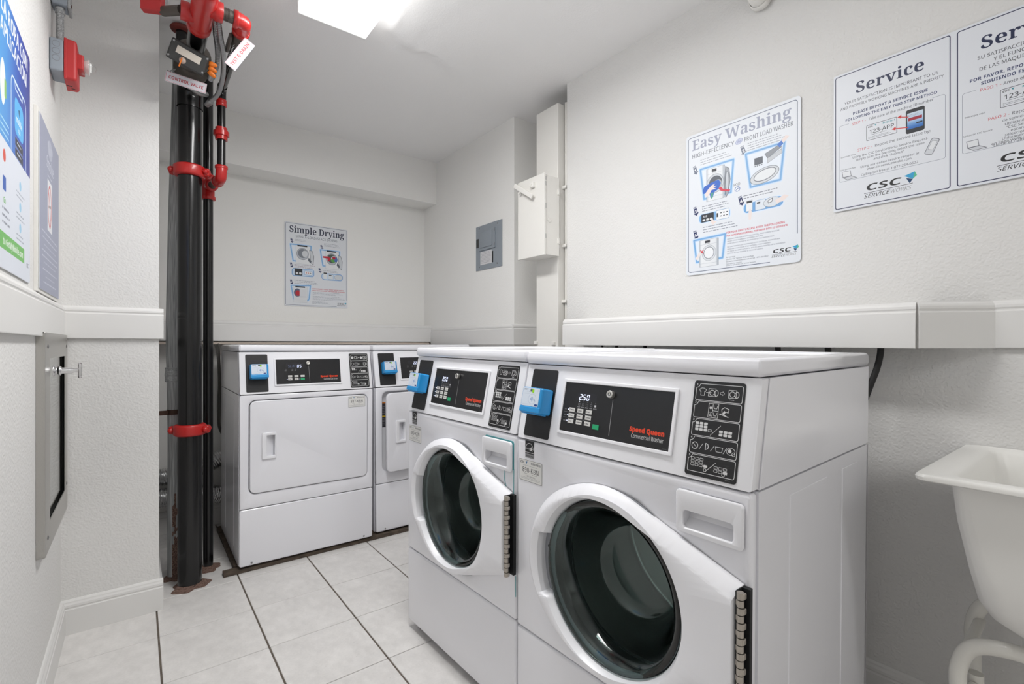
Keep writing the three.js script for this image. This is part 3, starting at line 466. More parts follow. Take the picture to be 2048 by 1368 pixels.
const readerPrint = canvasTex(360, 300, (g, W, H) => {
  g.fillStyle = '#d9e2ee'; g.fillRect(0, 0, W, H); T(g, 'CSC', 20, 40, 32, '#3b4a66', SANS, 'bold italic'); PL(g, [[84, 22], [106, 16], [98, 42]], '#33557c'); PL(g, [[96, 66], [110, 66], [103, 56]], '#54657f'); PL(g, [[126, 66], [140, 66], [133, 56]], '#54657f');
  RR(g, 158, 14, 62, 48, 4, '#59616b'); for (let i = 0; i < 3; i++) EL(g, 322, 24 + i * 22, 4, 4, '#8a97aa');
  EL(g, 220, 180, 82, 82, null, '#aab6cf', 4); for (const [r, c] of [[18, '#3f6db0'], [36, '#5a83bd'], [54, '#7d9dca']]) { g.beginPath(); g.arc(176, 180, r, -0.8, 0.8); g.strokeStyle = c; g.lineWidth = 10; g.stroke(); } PL(g, [[252, 156], [284, 196], [276, 224], [250, 196]], '#93a6c8'); PL(g, [[40, 98], [150, 98]], null, '#b7c2d2', 4, false); PL(g, [[20, 270], [200, 270]], null, '#b7c2d2', 4, false); RR(g, 284, 258, 60, 34, 5, '#1f3f86');
});
const signText = (s, w, h) => canvasTex(w, h, (g) => { g.fillStyle = '#d9d7dd'; g.fillRect(0, 0, w, h); RR(g, 10, 10, w - 20, h - 20, 2, null, '#c0373f', 5); T(g, s, w * 0.07, h * 0.66, h * 0.44, '#b02a33', SANS, 'bold', 'left', w * 0.86); });
const breakerPrint = canvasTex(256, 220, (g, W, H) => { g.fillStyle = '#d9d8da'; g.fillRect(0, 0, W, H); lines(g, 14, 18, 220, 8, 24, 14, '#a9a9ae', 0.2, 3); for (let i = 1; i < 8; i++) PL(g, [[8, i * 26], [248, i * 26]], null, '#bdbdc2', 2, false); });
const panelWarn = canvasTex(64, 256, (g, W, H) => { g.fillStyle = '#3d3b42'; g.fillRect(0, 0, W, H); g.fillStyle = '#d77f2a'; g.fillRect(0, 0, W, 12); g.fillStyle = '#d9b51c'; g.fillRect(0, 138, W, 14); lines(g, 8, 46, 48, 5, 16, 8, '#a8a8ac', 0.1, 2); lines(g, 8, 166, 48, 5, 16, 8, '#a8a8ac', 0.1, 4); });

const keyPrint = [0, 1, 2].map((k) => canvasTex(96, 48, (g) => { g.fillStyle = '#d6d5d2'; g.fillRect(0, 0, 96, 48); EL(g, 18, 24, 6, 8, null, '#55555a', 3); g.fillStyle = '#45454a'; for (let i = 0; i < 5 - k; i++) g.fillRect(30 + i * 11, 18 + (i * k) % 3, 8, 12); }));

// ---------- washers and dryers ----------
const W = 0.677, DEEP = 0.70, ALPHA = Math.atan(0.045 / 0.21);
function printSlab(w, h, r, d) { let g = ext(rrect(0, 0, w, h, r), d, Math.min(0.0006, d * 0.3), 1, 6); g = g.index ? g.toNonIndexed() : g; const p = g.attributes.position, uv = g.attributes.uv; for (let i = 0; i < p.count; i++) uv.setXY(i, p.getX(i) / w, p.getY(i) / h); return g; }
const panelZ = (v, hs) => -(v - hs - 0.003) * (0.045 / 0.21);
function onPanel(o, u, v, hs, out = 0) { o.position.set(u, v + out * Math.sin(ALPHA), panelZ(v, hs) + out * Math.cos(ALPHA)); o.rotation.x = -ALPHA; return o; }
const side = (pts, x0, x1, bevel = 0) => ext(poly(pts), x1 - x0, bevel).rotateY(-Math.PI / 2).translate(x1, 0, 0);     // profile of (z, y), swept from x0 to x1
const SEG = { 0: 'abcdef', 1: 'bc', 2: 'abged', 3: 'abgcd', 5: 'afgcd', S: 'afgcd', t: 'fedg', A: 'efabcg', r: 'eg' };
function sevenSegment(text, h) {
  const w = h * 0.56, t = h * 0.13, out = []; let x = 0;
  const slant = (g) => { const p = g.attributes.position; for (let i = 0; i < p.count; i++) p.setX(i, p.getX(i) + p.getY(i) * 0.12); return g; };
  for (const c of text) {
    if (c === '.') { out.push(bx(t, t, 0.0006, x - h * 0.12, t / 2, 0)); continue; }
    for (const s of SEG[c] ?? '') { const H = w - t * 1.2, q = h / 2 - t * 1.15; out.push({ a: () => bx(H, t, 0.0006, x + w / 2, h - t / 2, 0), g: () => bx(H, t, 0.0006, x + w / 2, h / 2, 0), d: () => bx(H, t, 0.0006, x + w / 2, t / 2, 0), f: () => bx(t, q, 0.0006, x + t / 2, h * 0.75, 0), b: () => bx(t, q, 0.0006, x + w - t / 2, h * 0.75, 0), e: () => bx(t, q, 0.0006, x + t / 2, h * 0.25, 0), c: () => bx(t, q, 0.0006, x + w - t / 2, h * 0.25, 0) }[s]()); }
    x += w + h * 0.24;
  }
  return out.map(slant);
}
function machine(t, o) {                    // everything washers and dryers share
  const { hs, hb, dry, bright, dim, sticker } = o, y0 = dry ? 0.004 : 0.022;
  // sheet-metal cabinet with two stamped fields on each side
  const cab = [];
  for (const [x0, x1, s] of [[0, 0.012, -1], [W - 0.012, W, 1]]) {
    cab.push(span(x0, x1, y0, hs - 0.0015, -DEEP, -0.0265));
    const xf = s < 0 ? 0 : W;
    for (const [a, b] of [[0.17, 0.385], [0.49, 0.605]]) cab.push(rspan(xf - 0.0014, xf + 0.0014, 0.06, hs - 0.035, -b, -a, 0.0012));
  }
  cab.push(span(0, W, y0, hs - 0.0015, -DEEP - 0.001, -DEEP + 0.012), span(0.01, W - 0.01, y0, y0 + 0.012, -DEEP, -0.03));
  obj('cabinet', cab, M.enamel, t);
  // hood behind the control panel
  obj('hood', side([[-0.0315, hs + 0.0015], [-0.0745, hs + 0.2125], [-DEEP, hs + 0.2125], [-DEEP, hs + 0.0015]], 0.0005, W - 0.0005, 0.0012), M.enamel, t);
  obj('control_panel', side([[0, hs + 0.003], [-0.0445, hs + 0.2125], [-0.0735, hs + 0.2125], [-0.030, hs + 0.0025]], 0.001, W - 0.001, 0.006), M.plastic, t);
  // top with a shallow pressed field
  const rim = rrect(-0.001, 0.036, W + 0.001, DEEP + 0.004, 0.012); rim.holes.push(rrect(0.04, 0.085, W - 0.04, DEEP - 0.05, 0.03, THREE.Path));
  const lid = [ext(rim, 0.036, 0.011, 4, 8).rotateX(-Math.PI / 2).scale(1, 1, 1).translate(0, hs + 0.2145, 0), rspan(0.03, W - 0.03, hs + 0.222, hs + 0.2445, -DEEP + 0.04, -0.075, 0.002)];
  obj('lid', lid, M.enamel, t);
  // black plate with the card reader on it
  const plate = onPanel(obj('reader_plate', ext(rrect(0, 0, 0.101, 0.192, 0.006), 0.002, 0.0006), M.blackPlate, t), 0.030, hs + 0.012, hs, 0.0005);
  const rd = onPanel(obj('card_reader', [rb(0.083, 0.071, 0.044, 0.006, 0.0415, 0.0355, 0.022), rb(0.0825, 0.016, 0.009, 0.003, 0.0415, 0.0095, 0.0413), rb(0.070, 0.004, 0.03, 0.0015, 0.0415, -0.001, 0.026)], M.readerBlue, t), 0.044, hs + 0.075, hs, 0.002);
  obj('faceplate', printFace(0.068, 0.0505, 0.003).translate(0.005, 0.0185, 0.0443), printMat(readerPrint, 0.35), rd);
  obj('reader_display', rb(0.007, 0.009, 0.0012, 0.0004, 0.047, 0.061, 0.0446), M.lcd, rd);
  // display panel in its frame, keys, lock, digits
  const fr = rrect(0, 0, 0.345, 0.146, 0.004); fr.holes.push(rrect(0.0085, 0.0085, 0.3365, 0.1375, 0.001, THREE.Path));
  onPanel(obj('console_frame', ext(fr, 0.0045, 0.0016, 2), M.plastic, t), 0.160, hs + 0.037, hs, 0.0005);
  const dp = onPanel(obj('display_panel', printSlab(0.330, 0.131, 0.001, 0.0012), printMat(consolePrint(dry), 0.3), t), 0.1675, hs + 0.0445, hs, 0.0012);
  const KM = keyPrint.map((t) => printMat(t, 0.5)), K = rb(0.0200, 0.0105, 0.0014, 0.0006, 0, 0, 0.0018, 2);
  if (!dry) for (let r = 0; r < 3; r++) for (let c = 0; c < 3; c++) { const k = obj('key', K, KM[(r + c) % 3], dp); k.position.set(0.036 + c * 0.0288, 0.0585 - r * 0.0148, 0); }
  else for (let r = 0; r < 2; r++) for (let c = 0; c < 3; c++) if (!(r && c === 2)) { const k = obj('key', K, KM[(r + c) % 3], dp); k.position.set(0.068 + c * 0.031, 0.041 - r * 0.0155, 0); }
  const kg = obj('start_key', K, M.keyGreen, dp); kg.position.set(...(dry ? [0.130, 0.0255, 0] : [0.1215, 0.0245, 0])); if (!dry) kg.scale.y = 1.15;
  kg.userData.label = 'green start key';
  const lk = obj('lock', [latheOn([[0, 0], [0.0092, 0], [0.0092, 0.010], [0.0084, 0.012], [0.006, 0.012], [0.0058, 0.0112], [0, 0.0112]], V(0.1585, 0.109, 0.001), V(0, 0, 1), 28)], M.nickel, dp);
  obj('keyway', [latheOn([[0.0030, 0], [0.0041, 0], [0.0041, 0.0004], [0.0030, 0.0004]], V(0.1585, 0.109, 0.0123), V(0, 0, 1), 20)], M.rubber, lk);
  for (const [x, y] of (dry ? [[0.0535, 0.0255], [0.1155, 0.0255]] : [[0.0225, 0.0585], [0.0225, 0.0437], [0.0225, 0.0289]])) obj('indicator', new THREE.SphereGeometry(0.0016, 10, 8).translate(x, y, 0.0014), M.led, dp);
  if (dim) obj('digit_display', sevenSegment(dim, 0.013).map((g) => g.translate(0.060, 0.088, 0.0018)), M.ledDim, dp);
  obj('digit_display', sevenSegment(bright, 0.0155).map((g) => g.translate(o.dx, 0.0865, 0.0018)), M.led, dp);
  onPanel(obj('instruction_plate', printSlab(0.108, 0.195, 0.006, 0.0014), printMat(o.plate, 0.4), t), dry ? 0.550 : 0.538, hs + 0.010, hs, 0.0005);
  // number sticker
  const st = obj('number_sticker', printSlab(0.096, 0.0615, 0.003, 0.0006), printMat(sticker, 0.5), t);
  st.position.set(...(dry ? [0.533, 0.756, 0.006] : [0.0135, 0.742, 0.0005])); st.userData.label = 'white sticker with the machine number';
  return dp;
}
const qY = (a) => new THREE.Quaternion().setFromAxisAngle(V(0, 1, 0), a * Math.PI / 180), qZ = (a) => new THREE.Quaternion().setFromAxisAngle(V(0, 0, 1), a * Math.PI / 180), qX = (a) => new THREE.Quaternion().setFromAxisAngle(V(1, 0, 0), a * Math.PI / 180);
function feet(t) { t.updateMatrixWorld(true); for (const [x, z] of [[0.05, -0.05], [W - 0.05, -0.05], [0.05, -DEEP + 0.05], [W - 0.05, -DEEP + 0.05]]) { const y = -t.localToWorld(V(x, 0, z)).y; obj('foot', [cyl(V(x, y, z), V(x, y + 0.012, z), 0.022, 20, 0.018), cyl(V(x, y + 0.01, z), V(x, 0.03, z), 0.007, 12)], M.rubber, t); } }

// outline of the washer door: a round swelling joined to the straight hinge edge
const DC = [0.350, 0.568];
function doorOutline(inset) {
  const pts = []; const rxl = 0.262 - inset, ry = 0.228 - inset, rxr = 0.225 - inset;
  for (let i = 0; i < 160; i++) { const a = i / 160 * 2 * Math.PI, c = Math.cos(a), s = Math.sin(a); pts.push([DC[0] - 0.012 + (c < 0 ? rxl : rxr) * c, DC[1] + ry * s]); }
  pts.push([0.664 - inset * 0.25, 0.689 - inset * 0.9], [0.664 - inset * 0.25, 0.449 + inset * 0.9]);
  pts.sort((a, b) => a[0] - b[0] || a[1] - b[1]);
  const cross = (o, a, b) => (a[0] - o[0]) * (b[1] - o[1]) - (a[1] - o[1]) * (b[0] - o[0]);
  const lo = [], up = []; for (const p of pts) { while (lo.length > 1 && cross(lo.at(-2), lo.at(-1), p) <= 0) lo.pop(); lo.push(p); } for (const p of pts.reverse()) { while (up.length > 1 && cross(up.at(-2), up.at(-1), p) <= 0) up.pop(); up.push(p); }
  const hull = lo.slice(0, -1).concat(up.slice(0, -1));
  const f = (a) => { const dx = Math.cos(a), dy = Math.sin(a); let best = 0; for (let i = 0; i < hull.length; i++) { const p = hull[i], q = hull[(i + 1) % hull.length], ex = q[0] - p[0], ey = q[1] - p[1], den = dx * ey - dy * ex; if (Math.abs(den) < 1e-12) continue; const px = p[0] - DC[0], py = p[1] - DC[1], k = (px * ey - py * ex) / den, m = (px * dy - py * dx) / den; if (k > 0 && m >= -1e-6 && m <= 1 + 1e-6 && k > best) best = k; } return best; };
  f.up = Math.atan2(0.689 - inset * 0.9 - DC[1], 0.664 - inset * 0.25 - DC[0]); f.down = Math.atan2(0.449 + inset * 0.9 - DC[1], 0.664 - inset * 0.25 - DC[0]) + 2 * Math.PI;
  return f;
}
function loft(rings, N, extra = []) {                   // rings: (angle) -> [x, y, z]
  const pos = [], uv = []; const ang = Array.from({ length: N }, (_, i) => i / N * 2 * Math.PI).concat(extra).sort((a, b) => a - b); N = ang.length; const at = rings.map((f) => ang.map(f));
  for (let r = 0; r + 1 < at.length; r++) for (let i = 0; i < N; i++) { const j = (i + 1) % N, a = at[r][i], b = at[r][j], c = at[r + 1][j], d = at[r + 1][i]; pos.push(...a, ...b, ...c, ...a, ...c, ...d); for (let k = 0; k < 6; k++) uv.push(0, 0); }
  const g = new THREE.BufferGeometry(); g.setAttribute('position', new THREE.Float32BufferAttribute(pos, 3)); g.setAttribute('uv', new THREE.Float32BufferAttribute(uv, 2)); g.computeVertexNormals();
  return toCreasedNormals(g, 0.6);
}
function washer(o) {
  const t = thing('washing_machine', o.label, 'washer', [0, 0, 0], 0, 'front-loading washers along the right wall'), hs = 0.86, hb = 0.312;
  t.position.set(...o.p); t.quaternion.copy(qY(o.yaw).multiply(qZ(o.pitch)).multiply(qX(o.roll)).multiply(qY(-90)));
  machine(t, { hs, hb, dry: false, bright: '2.50', dx: 0.0545, sticker: idSticker(o.num), plate: plateWash });
  feet(t);
  const f = rrect(0.0015, hb + 0.0015, W - 0.0015, hs - 0.002, 0.008); const hole = new THREE.Path(); hole.absarc(DC[0], DC[1], 0.196, 0, 7, true); f.holes.push(hole); f.holes.push(rrect(0.530, 0.757, 0.656, 0.832, 0.006, THREE.Path));
  obj('front_panel', ext(f, 0.026, 0.007, 3, 48).translate(0, 0, -0.026), M.enamel, t);
  obj('service_panel', ext(rrect(0.0015, 0.022, W - 0.0015, hb - 0.0015, 0.008), 0.026, 0.007, 3).translate(0, 0, -0.026), M.enamel, t);
  const es = obj('energy_sticker', printSlab(0.036, 0.049, 0.0005, 0.0005), printMat(starSticker, 0.5), t); es.position.set(0.039, 0.810, 0.0004); es.userData.label = 'black and white star sticker';
  // door: bevelled ring plate, glass bowl, grip, hinge
  const A = doorOutline(0), B = doorOutline(0.004), C = doorOutline(0.022), D = doorOutline(0.027);
  const grip = (a) => { const d = Math.abs(((a * 180 / Math.PI + 360) % 360) - 184); return 1 - ss(20, 24, d); };
  const warp = (F, a) => (a <= A.up ? a * F.up / A.up : a >= A.down ? 2 * Math.PI - (2 * Math.PI - a) * (2 * Math.PI - F.down) / (2 * Math.PI - A.down) : F.up + (a - A.up) * (F.down - F.up) / (A.down - A.up));
  const out = (F, z) => (b) => { const a = warp(F, b), r = F(a); return [DC[0] + r * Math.cos(a), DC[1] + r * Math.sin(a), z]; };
  const round = (r0, r1, z0, z1) => (a) => { const k = grip(a), r = r0 + (r1 - r0) * k; return [DC[0] + r * Math.cos(a), DC[1] + r * Math.sin(a), z0 + (z1 - z0) * k]; };
  const d = obj('door', loft([out(A, 0.002), out(A, 0.012), out(B, 0.017), out(C, 0.038), out(D, 0.040), round(0.212, 0.229, 0.040, 0.036), round(0.207, 0.226, 0.038, 0.033), round(0.198, 0.224, 0.020, 0.012), round(0.196, 0.223, 0.006, 0.004)], 240, [A.up - 0.012, A.up - 0.004, A.up, A.up + 0.004, A.up + 0.012, A.down - 0.012, A.down - 0.004, A.down, A.down + 0.004, A.down + 0.012]), M.plastic, t);
  obj('grip_recess', latheOn([[0.187, 0.003], [0.228, 0.003], [0.228, 0.005], [0.187, 0.005]], V(DC[0], DC[1], 0), V(0, 0, 1), 96), M.gripGrey, d);
  for (const a of [174, 192]) obj('door_screw', latheOn([[0, 0], [0.004, 0], [0.0036, 0.0012], [0, 0.0014]], V(DC[0] + 0.209 * Math.cos(a * Math.PI / 180), DC[1] + 0.209 * Math.sin(a * Math.PI / 180), 0.0048), V(0, 0, 1), 12), M.rubber, d);
  obj('door_glass', latheOn([[0.0, -0.128], [0.095, -0.128], [0.118, -0.120], [0.134, -0.098], [0.150, -0.045], [0.168, -0.010], [0.180, 0.012], [0.1935, 0.016], [0.1935, 0.022], [0.178, 0.0185], [0.163, -0.006], [0.145, -0.042], [0.128, -0.095], [0.114, -0.113], [0.094, -0.121], [0.0, -0.121]].map(([r, y]) => [r, y]), V(DC[0], DC[1], 0), V(0, 0, 1), 96), M.glass, d);
  obj('glass_trim', latheOn([[0.1938, 0.002], [0.1958, 0.002], [0.1958, 0.013], [0.1948, 0.014], [0.1938, 0.013]], V(DC[0], DC[1], 0), V(0, 0, 1), 96), M.rubber, d);
  for (let i = 0; i < 17; i++) { const y = 0.452 + i * 0.01385; obj('hinge_knuckle', [cyl(V(0.6712, y + 0.0008, 0.032), V(0.6712, y + 0.0129, 0.032), 0.0066, 16), ...(i % 2 ? [rb(0.006, 0.0112, 0.010, 0.002, 0.6662, y + 0.007, 0.030)] : [rb(0.006, 0.0112, 0.010, 0.002, 0.6768, y + 0.007, 0.030)])], M.hinge, d); }
  obj('hinge_leaf', [span(0.6625, 0.6645, 0.452, 0.687, 0.004, 0.034), span(0.6625, 0.6795, 0.452, 0.687, 0.002, 0.012)], M.rubber, d);
  // gasket and drum behind the glass
  obj('gasket', latheOn([[0.196, -0.028], [0.190, -0.006], [0.193, 0.003], [0.200, 0.001], [0.215, -0.03], [0.205, -0.07], [0.196, -0.075]], V(DC[0], DC[1], 0), V(0, 0, 1), 72), M.rubber, t);
  obj('drum', latheOn([[0.0, -0.42], [0.245, -0.42], [0.262, -0.40], [0.262, -0.09], [0.20, -0.072]], V(DC[0], DC[1], 0), V(0, 0, 1), 72), M.drum, t);
  // dispenser drawer with its finger scoop
  const dr = rrect(0, 0, 0.140, 0.088, 0.008); dr.holes.push(rrect(0.016, 0.012, 0.121, 0.047, 0.007, THREE.Path));
  const pock = side([[0.001, 0.006], [0.001, 0.012], [-0.020, 0.026], [-0.026, 0.050], [-0.029, 0.050], [-0.024, 0.022]], 0.012, 0.125);
  const drawer = obj('dispenser_drawer', [ext(dr, 0.009, 0.003, 3, 8), pock, span(0.012, 0.125, 0.046, 0.052, -0.028, 0.002), span(0.0105, 0.0155, 0.008, 0.052, -0.028, 0.002), span(0.1215, 0.1265, 0.008, 0.052, -0.028, 0.002)], M.plastic, t);
  drawer.position.set(0.5245, 0.7505, 0.001 + (o.ajar ?? 0));
  if (o.ajar) { drawer.rotation.y = 0.03; obj('detergent_stain', stainFrame().translate(0, 0, -0.0030), M.teal, t).position.set(0.5245, 0.7505, 0.0025); for (const pts of [[V(0.625, 0.752, 0.001), V(0.624, 0.72, 0.001), V(0.632, 0.692, 0.001), V(0.633, 0.684, 0.001)], [V(0.667, 0.76, 0.001), V(0.6665, 0.70, 0.001), V(0.666, 0.66, 0.001)], [V(0.677, 0.446, 0.001), V(0.6768, 0.42, 0.001), V(0.6772, 0.385, 0.001)]]) obj('detergent_drip', tube(pts, 0.0011, 24, 6), M.teal, t).userData.label = 'dried teal detergent drip'; }
  return t;
}
function stainFrame() { const r = rrect(-0.0005, 0.004, 0.1425, 0.0905, 0.008); r.holes.push(rrect(0.008, 0.010, 0.134, 0.082, 0.006, THREE.Path)); return ext(r, 0.0012); }
const plateWash = instructions(false), plateDry = instructions(true);
washer({ p: [0.885, 0.0, -1.1285], yaw: 1.955, pitch: 0.403, roll: 0.612, num: '890-KBN', label: 'nearest white front-load washer, its bare right side facing the laundry sink' });
washer({ p: [0.863, 0.010, -1.8085], yaw: 1.819, pitch: 0.198, roll: 0.522, num: '889-KBN', ajar: 0.006, label: 'further white front-load washer, with teal detergent drips below its drawer' });

function dryer(o) {
  const t = thing('clothes_dryer', o.label, 'dryer', o.p, 0, 'clothes dryers against the back wall'), hs = 0.854, hb = 0.286;
  t.quaternion.copy(qY(-o.yaw).multiply(qZ(o.roll)));
  machine(t, { hs, hb, dry: true, bright: o.bright, dim: o.dim, dx: o.dx, sticker: o.sticker, plate: plateDry });
  const open = rrect(0.042, 0.357, 0.646, 0.826, 0.032, THREE.Path);
  const f = rrect(0.0015, hb + 0.0015, W - 0.0015, hs - 0.002, 0.008); f.holes.push(open);
  obj('front_panel', ext(f, 0.026, 0.006, 3, 12).translate(0, 0, -0.026), M.enamel, t);
  obj('service_panel', ext(rrect(0.0015, 0.004, W - 0.0015, hb - 0.0015, 0.010), 0.026, 0.006, 3).translate(0, 0, -0.026), M.enamel, t);
  obj('drum_front', span(0.03, 0.66, 0.34, 0.84, -0.05, -0.036), M.plastic, t);
  if (o.open) { const lab = obj('warning_label', printSlab(0.03, 0.15, 0.001, 0.0006), printMat(panelWarn), t); lab.position.set(0.046, 0.612, -0.0358); }
  const X0 = 0.046, X1 = 0.642, s = rrect(X0 - X1, 0.361, 0, 0.822, 0.028); s.holes.push(rrect(0.120 - X1, 0.540, 0.160 - X1, 0.646, 0.006, THREE.Path));
  const door = obj('door', ext(s, 0.020, 0.004, 3, 10).translate(0, 0, -0.016), M.enamel, t);
  door.position.set(X1, 0, 0.0015); door.rotation.y = o.open ?? 0;
  const hf = rrect(0.099 - X1, 0.526, 0.165 - X1, 0.660, 0.006); hf.holes.push(rrect(0.121 - X1, 0.541, 0.159 - X1, 0.645, 0.004, THREE.Path));
  const wedge = ext(poly([[0.119, 0.004], [0.1605, -0.030], [0.1605, -0.033], [0.117, -0.006]]), 0.112).rotateX(Math.PI / 2).scale(1, 1, 1);
  const wp = wedge.attributes.position; for (let i = 0; i < wp.count; i++) { const x = wp.getX(i), z = wp.getZ(i), y = wp.getY(i); wp.setXYZ(i, x - X1, 0.537 + (-y), z); } wedge.computeVertexNormals();
  obj('door_handle', [ext(hf, 0.008, 0.003, 3, 8).translate(0, 0, 0.0035), wedgePocket(0.119 - X1, 0.1605 - X1, 0.539, 0.647)], M.plastic, door);
  for (const x of [0.056, 0.626]) obj('panel_screw', latheOn([[0, 0], [0.005, 0], [0.0045, 0.0015], [0, 0.002]], V(x, 0.018, 0.0002), V(0, 0, 1), 14), M.screw, t);
  return t;
}
function wedgePocket(x0, x1, y0, y1) {      // floor of the grip, sloping in from the left, and its walls
  return tidy([new THREE.BufferGeometry().setFromPoints([V(x0, y0, 0.004), V(x1, y0, -0.026), V(x1, y1, -0.026), V(x0, y0, 0.004), V(x1, y1, -0.026), V(x0, y1, 0.004),
    V(x0, y1, 0.004), V(x1, y1, -0.026), V(x1, y1, 0.005), V(x0, y0, 0.004), V(x1, y0, 0.005), V(x1, y0, -0.026), V(x1, y0, -0.026), V(x1, y0, 0.005), V(x1, y1, 0.005), V(x1, y0, -0.026), V(x1, y1, 0.005), V(x1, y1, -0.026)])]);
}
dryer({ p: [0.397, 0.027, -2.715], yaw: 0.498, roll: -0.167, dim: 'StAr', bright: '05', dx: 0.104, sticker: idSticker('887-KBN'), label: 'left white clothes dryer with its door shut, beside the black pipes' });
dryer({ p: [1.108, 0.025, -2.74], yaw: -0.065, roll: 0.284, dim: '', bright: '22', dx: 0.088, open: 0.084, sticker: idSticker('888-KBN'), label: 'right white clothes dryer with its door ajar, half hidden behind a washer' });
// weathered timber skids under the dryers
tag(obj('timber_skid', metreUV(rspan(0.333, 1.80, 0.0008, 0.020, -2.768, -2.722, 0.002)), rep2(M.wood)), 'dark weathered timber strip on the floor along the dryer fronts', 'board');
for (const [x0, x1, lab] of [[0.383, 0.425, 'dark timber strip under the left edge of the left dryer'], [1.05, 1.14, 'dark timber strip under the gap between the two dryers']]) tag(obj('timber_skid', metreUV(rspan(x0, x1, 0.0008, 0.026, -3.44, -2.773, 0.002)), M.wood), lab, 'board');
function rep2(m) { const c = m.clone(); c.map = rep(woodTex, 4, 1); return c; }

// ---------- notices on the walls ----------
// n: wall normal as turn about y; (x, y, z) is the lower left corner seen from the front
function notice(name, label, p, turn, w, h, r, tex, category = 'sign', thick = 0.002) {
  const t = thing(name, label, category, p, turn);
  obj('sheet', ext(rrect(0, 0, w, h, r), thick, 0.0004, 1, 6), M.sheet, t);
  obj('print', printFace(w - 0.001, h - 0.001, r, thick + 0.0003).translate(0.0005, 0.0005, 0), printMat(tex), t);
  return t;
}
notice('washing_instruction_sign', 'tall white sign headed Easy Washing, hung above the washers', [XR - 0.0035, 1.422, -1.186], -Math.PI / 2 + 0.002, 0.451, 0.586, 0.014, easyWashing, 'sign').rotation.x = 0;
notice('service_sign', 'wide white sign headed Service in two languages, on the wall above the sink', [XR - 0.0035, 1.572, -0.634], -Math.PI / 2, 0.606, 0.452, 0.004, serviceSign);
notice('drying_instruction_sign', 'small white sign headed Simple Drying, above the left dryer on the back wall', [0.796, 1.398, ZB + 0.0015], 0, 0.430, 0.575, 0.006, simpleDrying);
notice('app_poster', 'blue and white app poster with a green bar on the left wall', [XL + 0.0015, 1.297, -1.31], Math.PI / 2, 0.545, 0.610, 0.012, appPoster, 'poster');
notice('smoking_poster', 'grey smoking poster with a red ring, on a board leaning off the left wall', [XL + 0.0085, 1.295, -1.962], Math.PI / 2, 0.435, 0.517, 0.003, smokePoster, 'poster');
tag(obj('backing_board', rspan(XL, XL + 0.008, 1.286, 1.822, -2.415, -1.946, 0.001), M.paint), 'thin painted backing board behind the grey poster', 'board');

// ---------- breaker panel, raceway and switch box ----------
{
  const t = thing('breaker_panel', 'flush grey breaker panel with a small hinged door, on the far right wall', 'electrical panel', [XR - 0.0005, 1.635, -2.803], -Math.PI / 2);
  const w = 0.301, h = 0.300;
  obj('panel_cover', ext(rrect(0, 0, w, h, 0.003), 0.004, 0.0012), M.panelGrey, t);
  const d = obj('panel_door', [ext(rrect(0.048, 0.130, 0.232, 0.262, 0.004), 0.008, 0.0012).translate(0, 0, 0.0042), ext(rrect(0.066, 0.146, 0.204, 0.250, 0.006), 0.006, 0.003).translate(0, 0, 0.0118)], M.panelGrey, t);
  for (const y of [0.150, 0.245]) obj('hinge', rb(0.006, 0.016, 0.004, 0.001, 0.230, y, 0.0135), M.screw, d);
  obj('latch', rb(0.034, 0.058, 0.004, 0.001, 0.026, 0.186, 0.0055), M.darkGrey, t).userData.label = 'dark latch plate';
  const c = obj('circuit_card', printSlab(0.134, 0.088, 0.001, 0.0008), printMat(breakerPrint, 0.7), t); c.position.set(0.056, 0.034, 0.0042); c.userData.label = 'white circuit list';
  obj('card_slot', span(0.194, 0.205, 0.036, 0.110, 0.0040, 0.0048), M.rubber, t);
  for (const [x, y] of [[0.04, 0.285], [0.25, 0.283], [0.042, 0.022], [0.248, 0.024]]) obj('panel_screw', latheOn([[0, 0], [0.005, 0], [0.0045, 0.0015], [0, 0.002]], V(x, y, 0.004), V(0, 0, 1), 12), M.screw, t);
}
{
  const t = thing('raceway', 'tall white-painted electrical duct in the wall niche', 'duct', [1.82, 0, -2.045]);
  obj('duct', [rspan(0, 0.235, 0.03, 2.452, -0.088, 0.092, 0.003)], M.paint, t);
  for (const [x, r] of [[0.05, 0.009], [0.10, 0.012]]) obj('pipe', cyl(V(x, 0.03, 0.108), V(x, 2.46, 0.108), r, 16), M.paint, t);
  for (const y of [1.36, 1.665, 1.985]) obj('strap', [rspan(0.028, 0.13, y, y + 0.016, 0.088, 0.124, 0.003)], M.paint, t);
  obj('mounting_clip', [rspan(-0.014, 0.004, 1.133, 1.152, -0.096, -0.072, 0.003), rspan(-0.016, 0.002, 1.128, 1.147, 0.052, 0.075, 0.003)], M.paint, t);
}
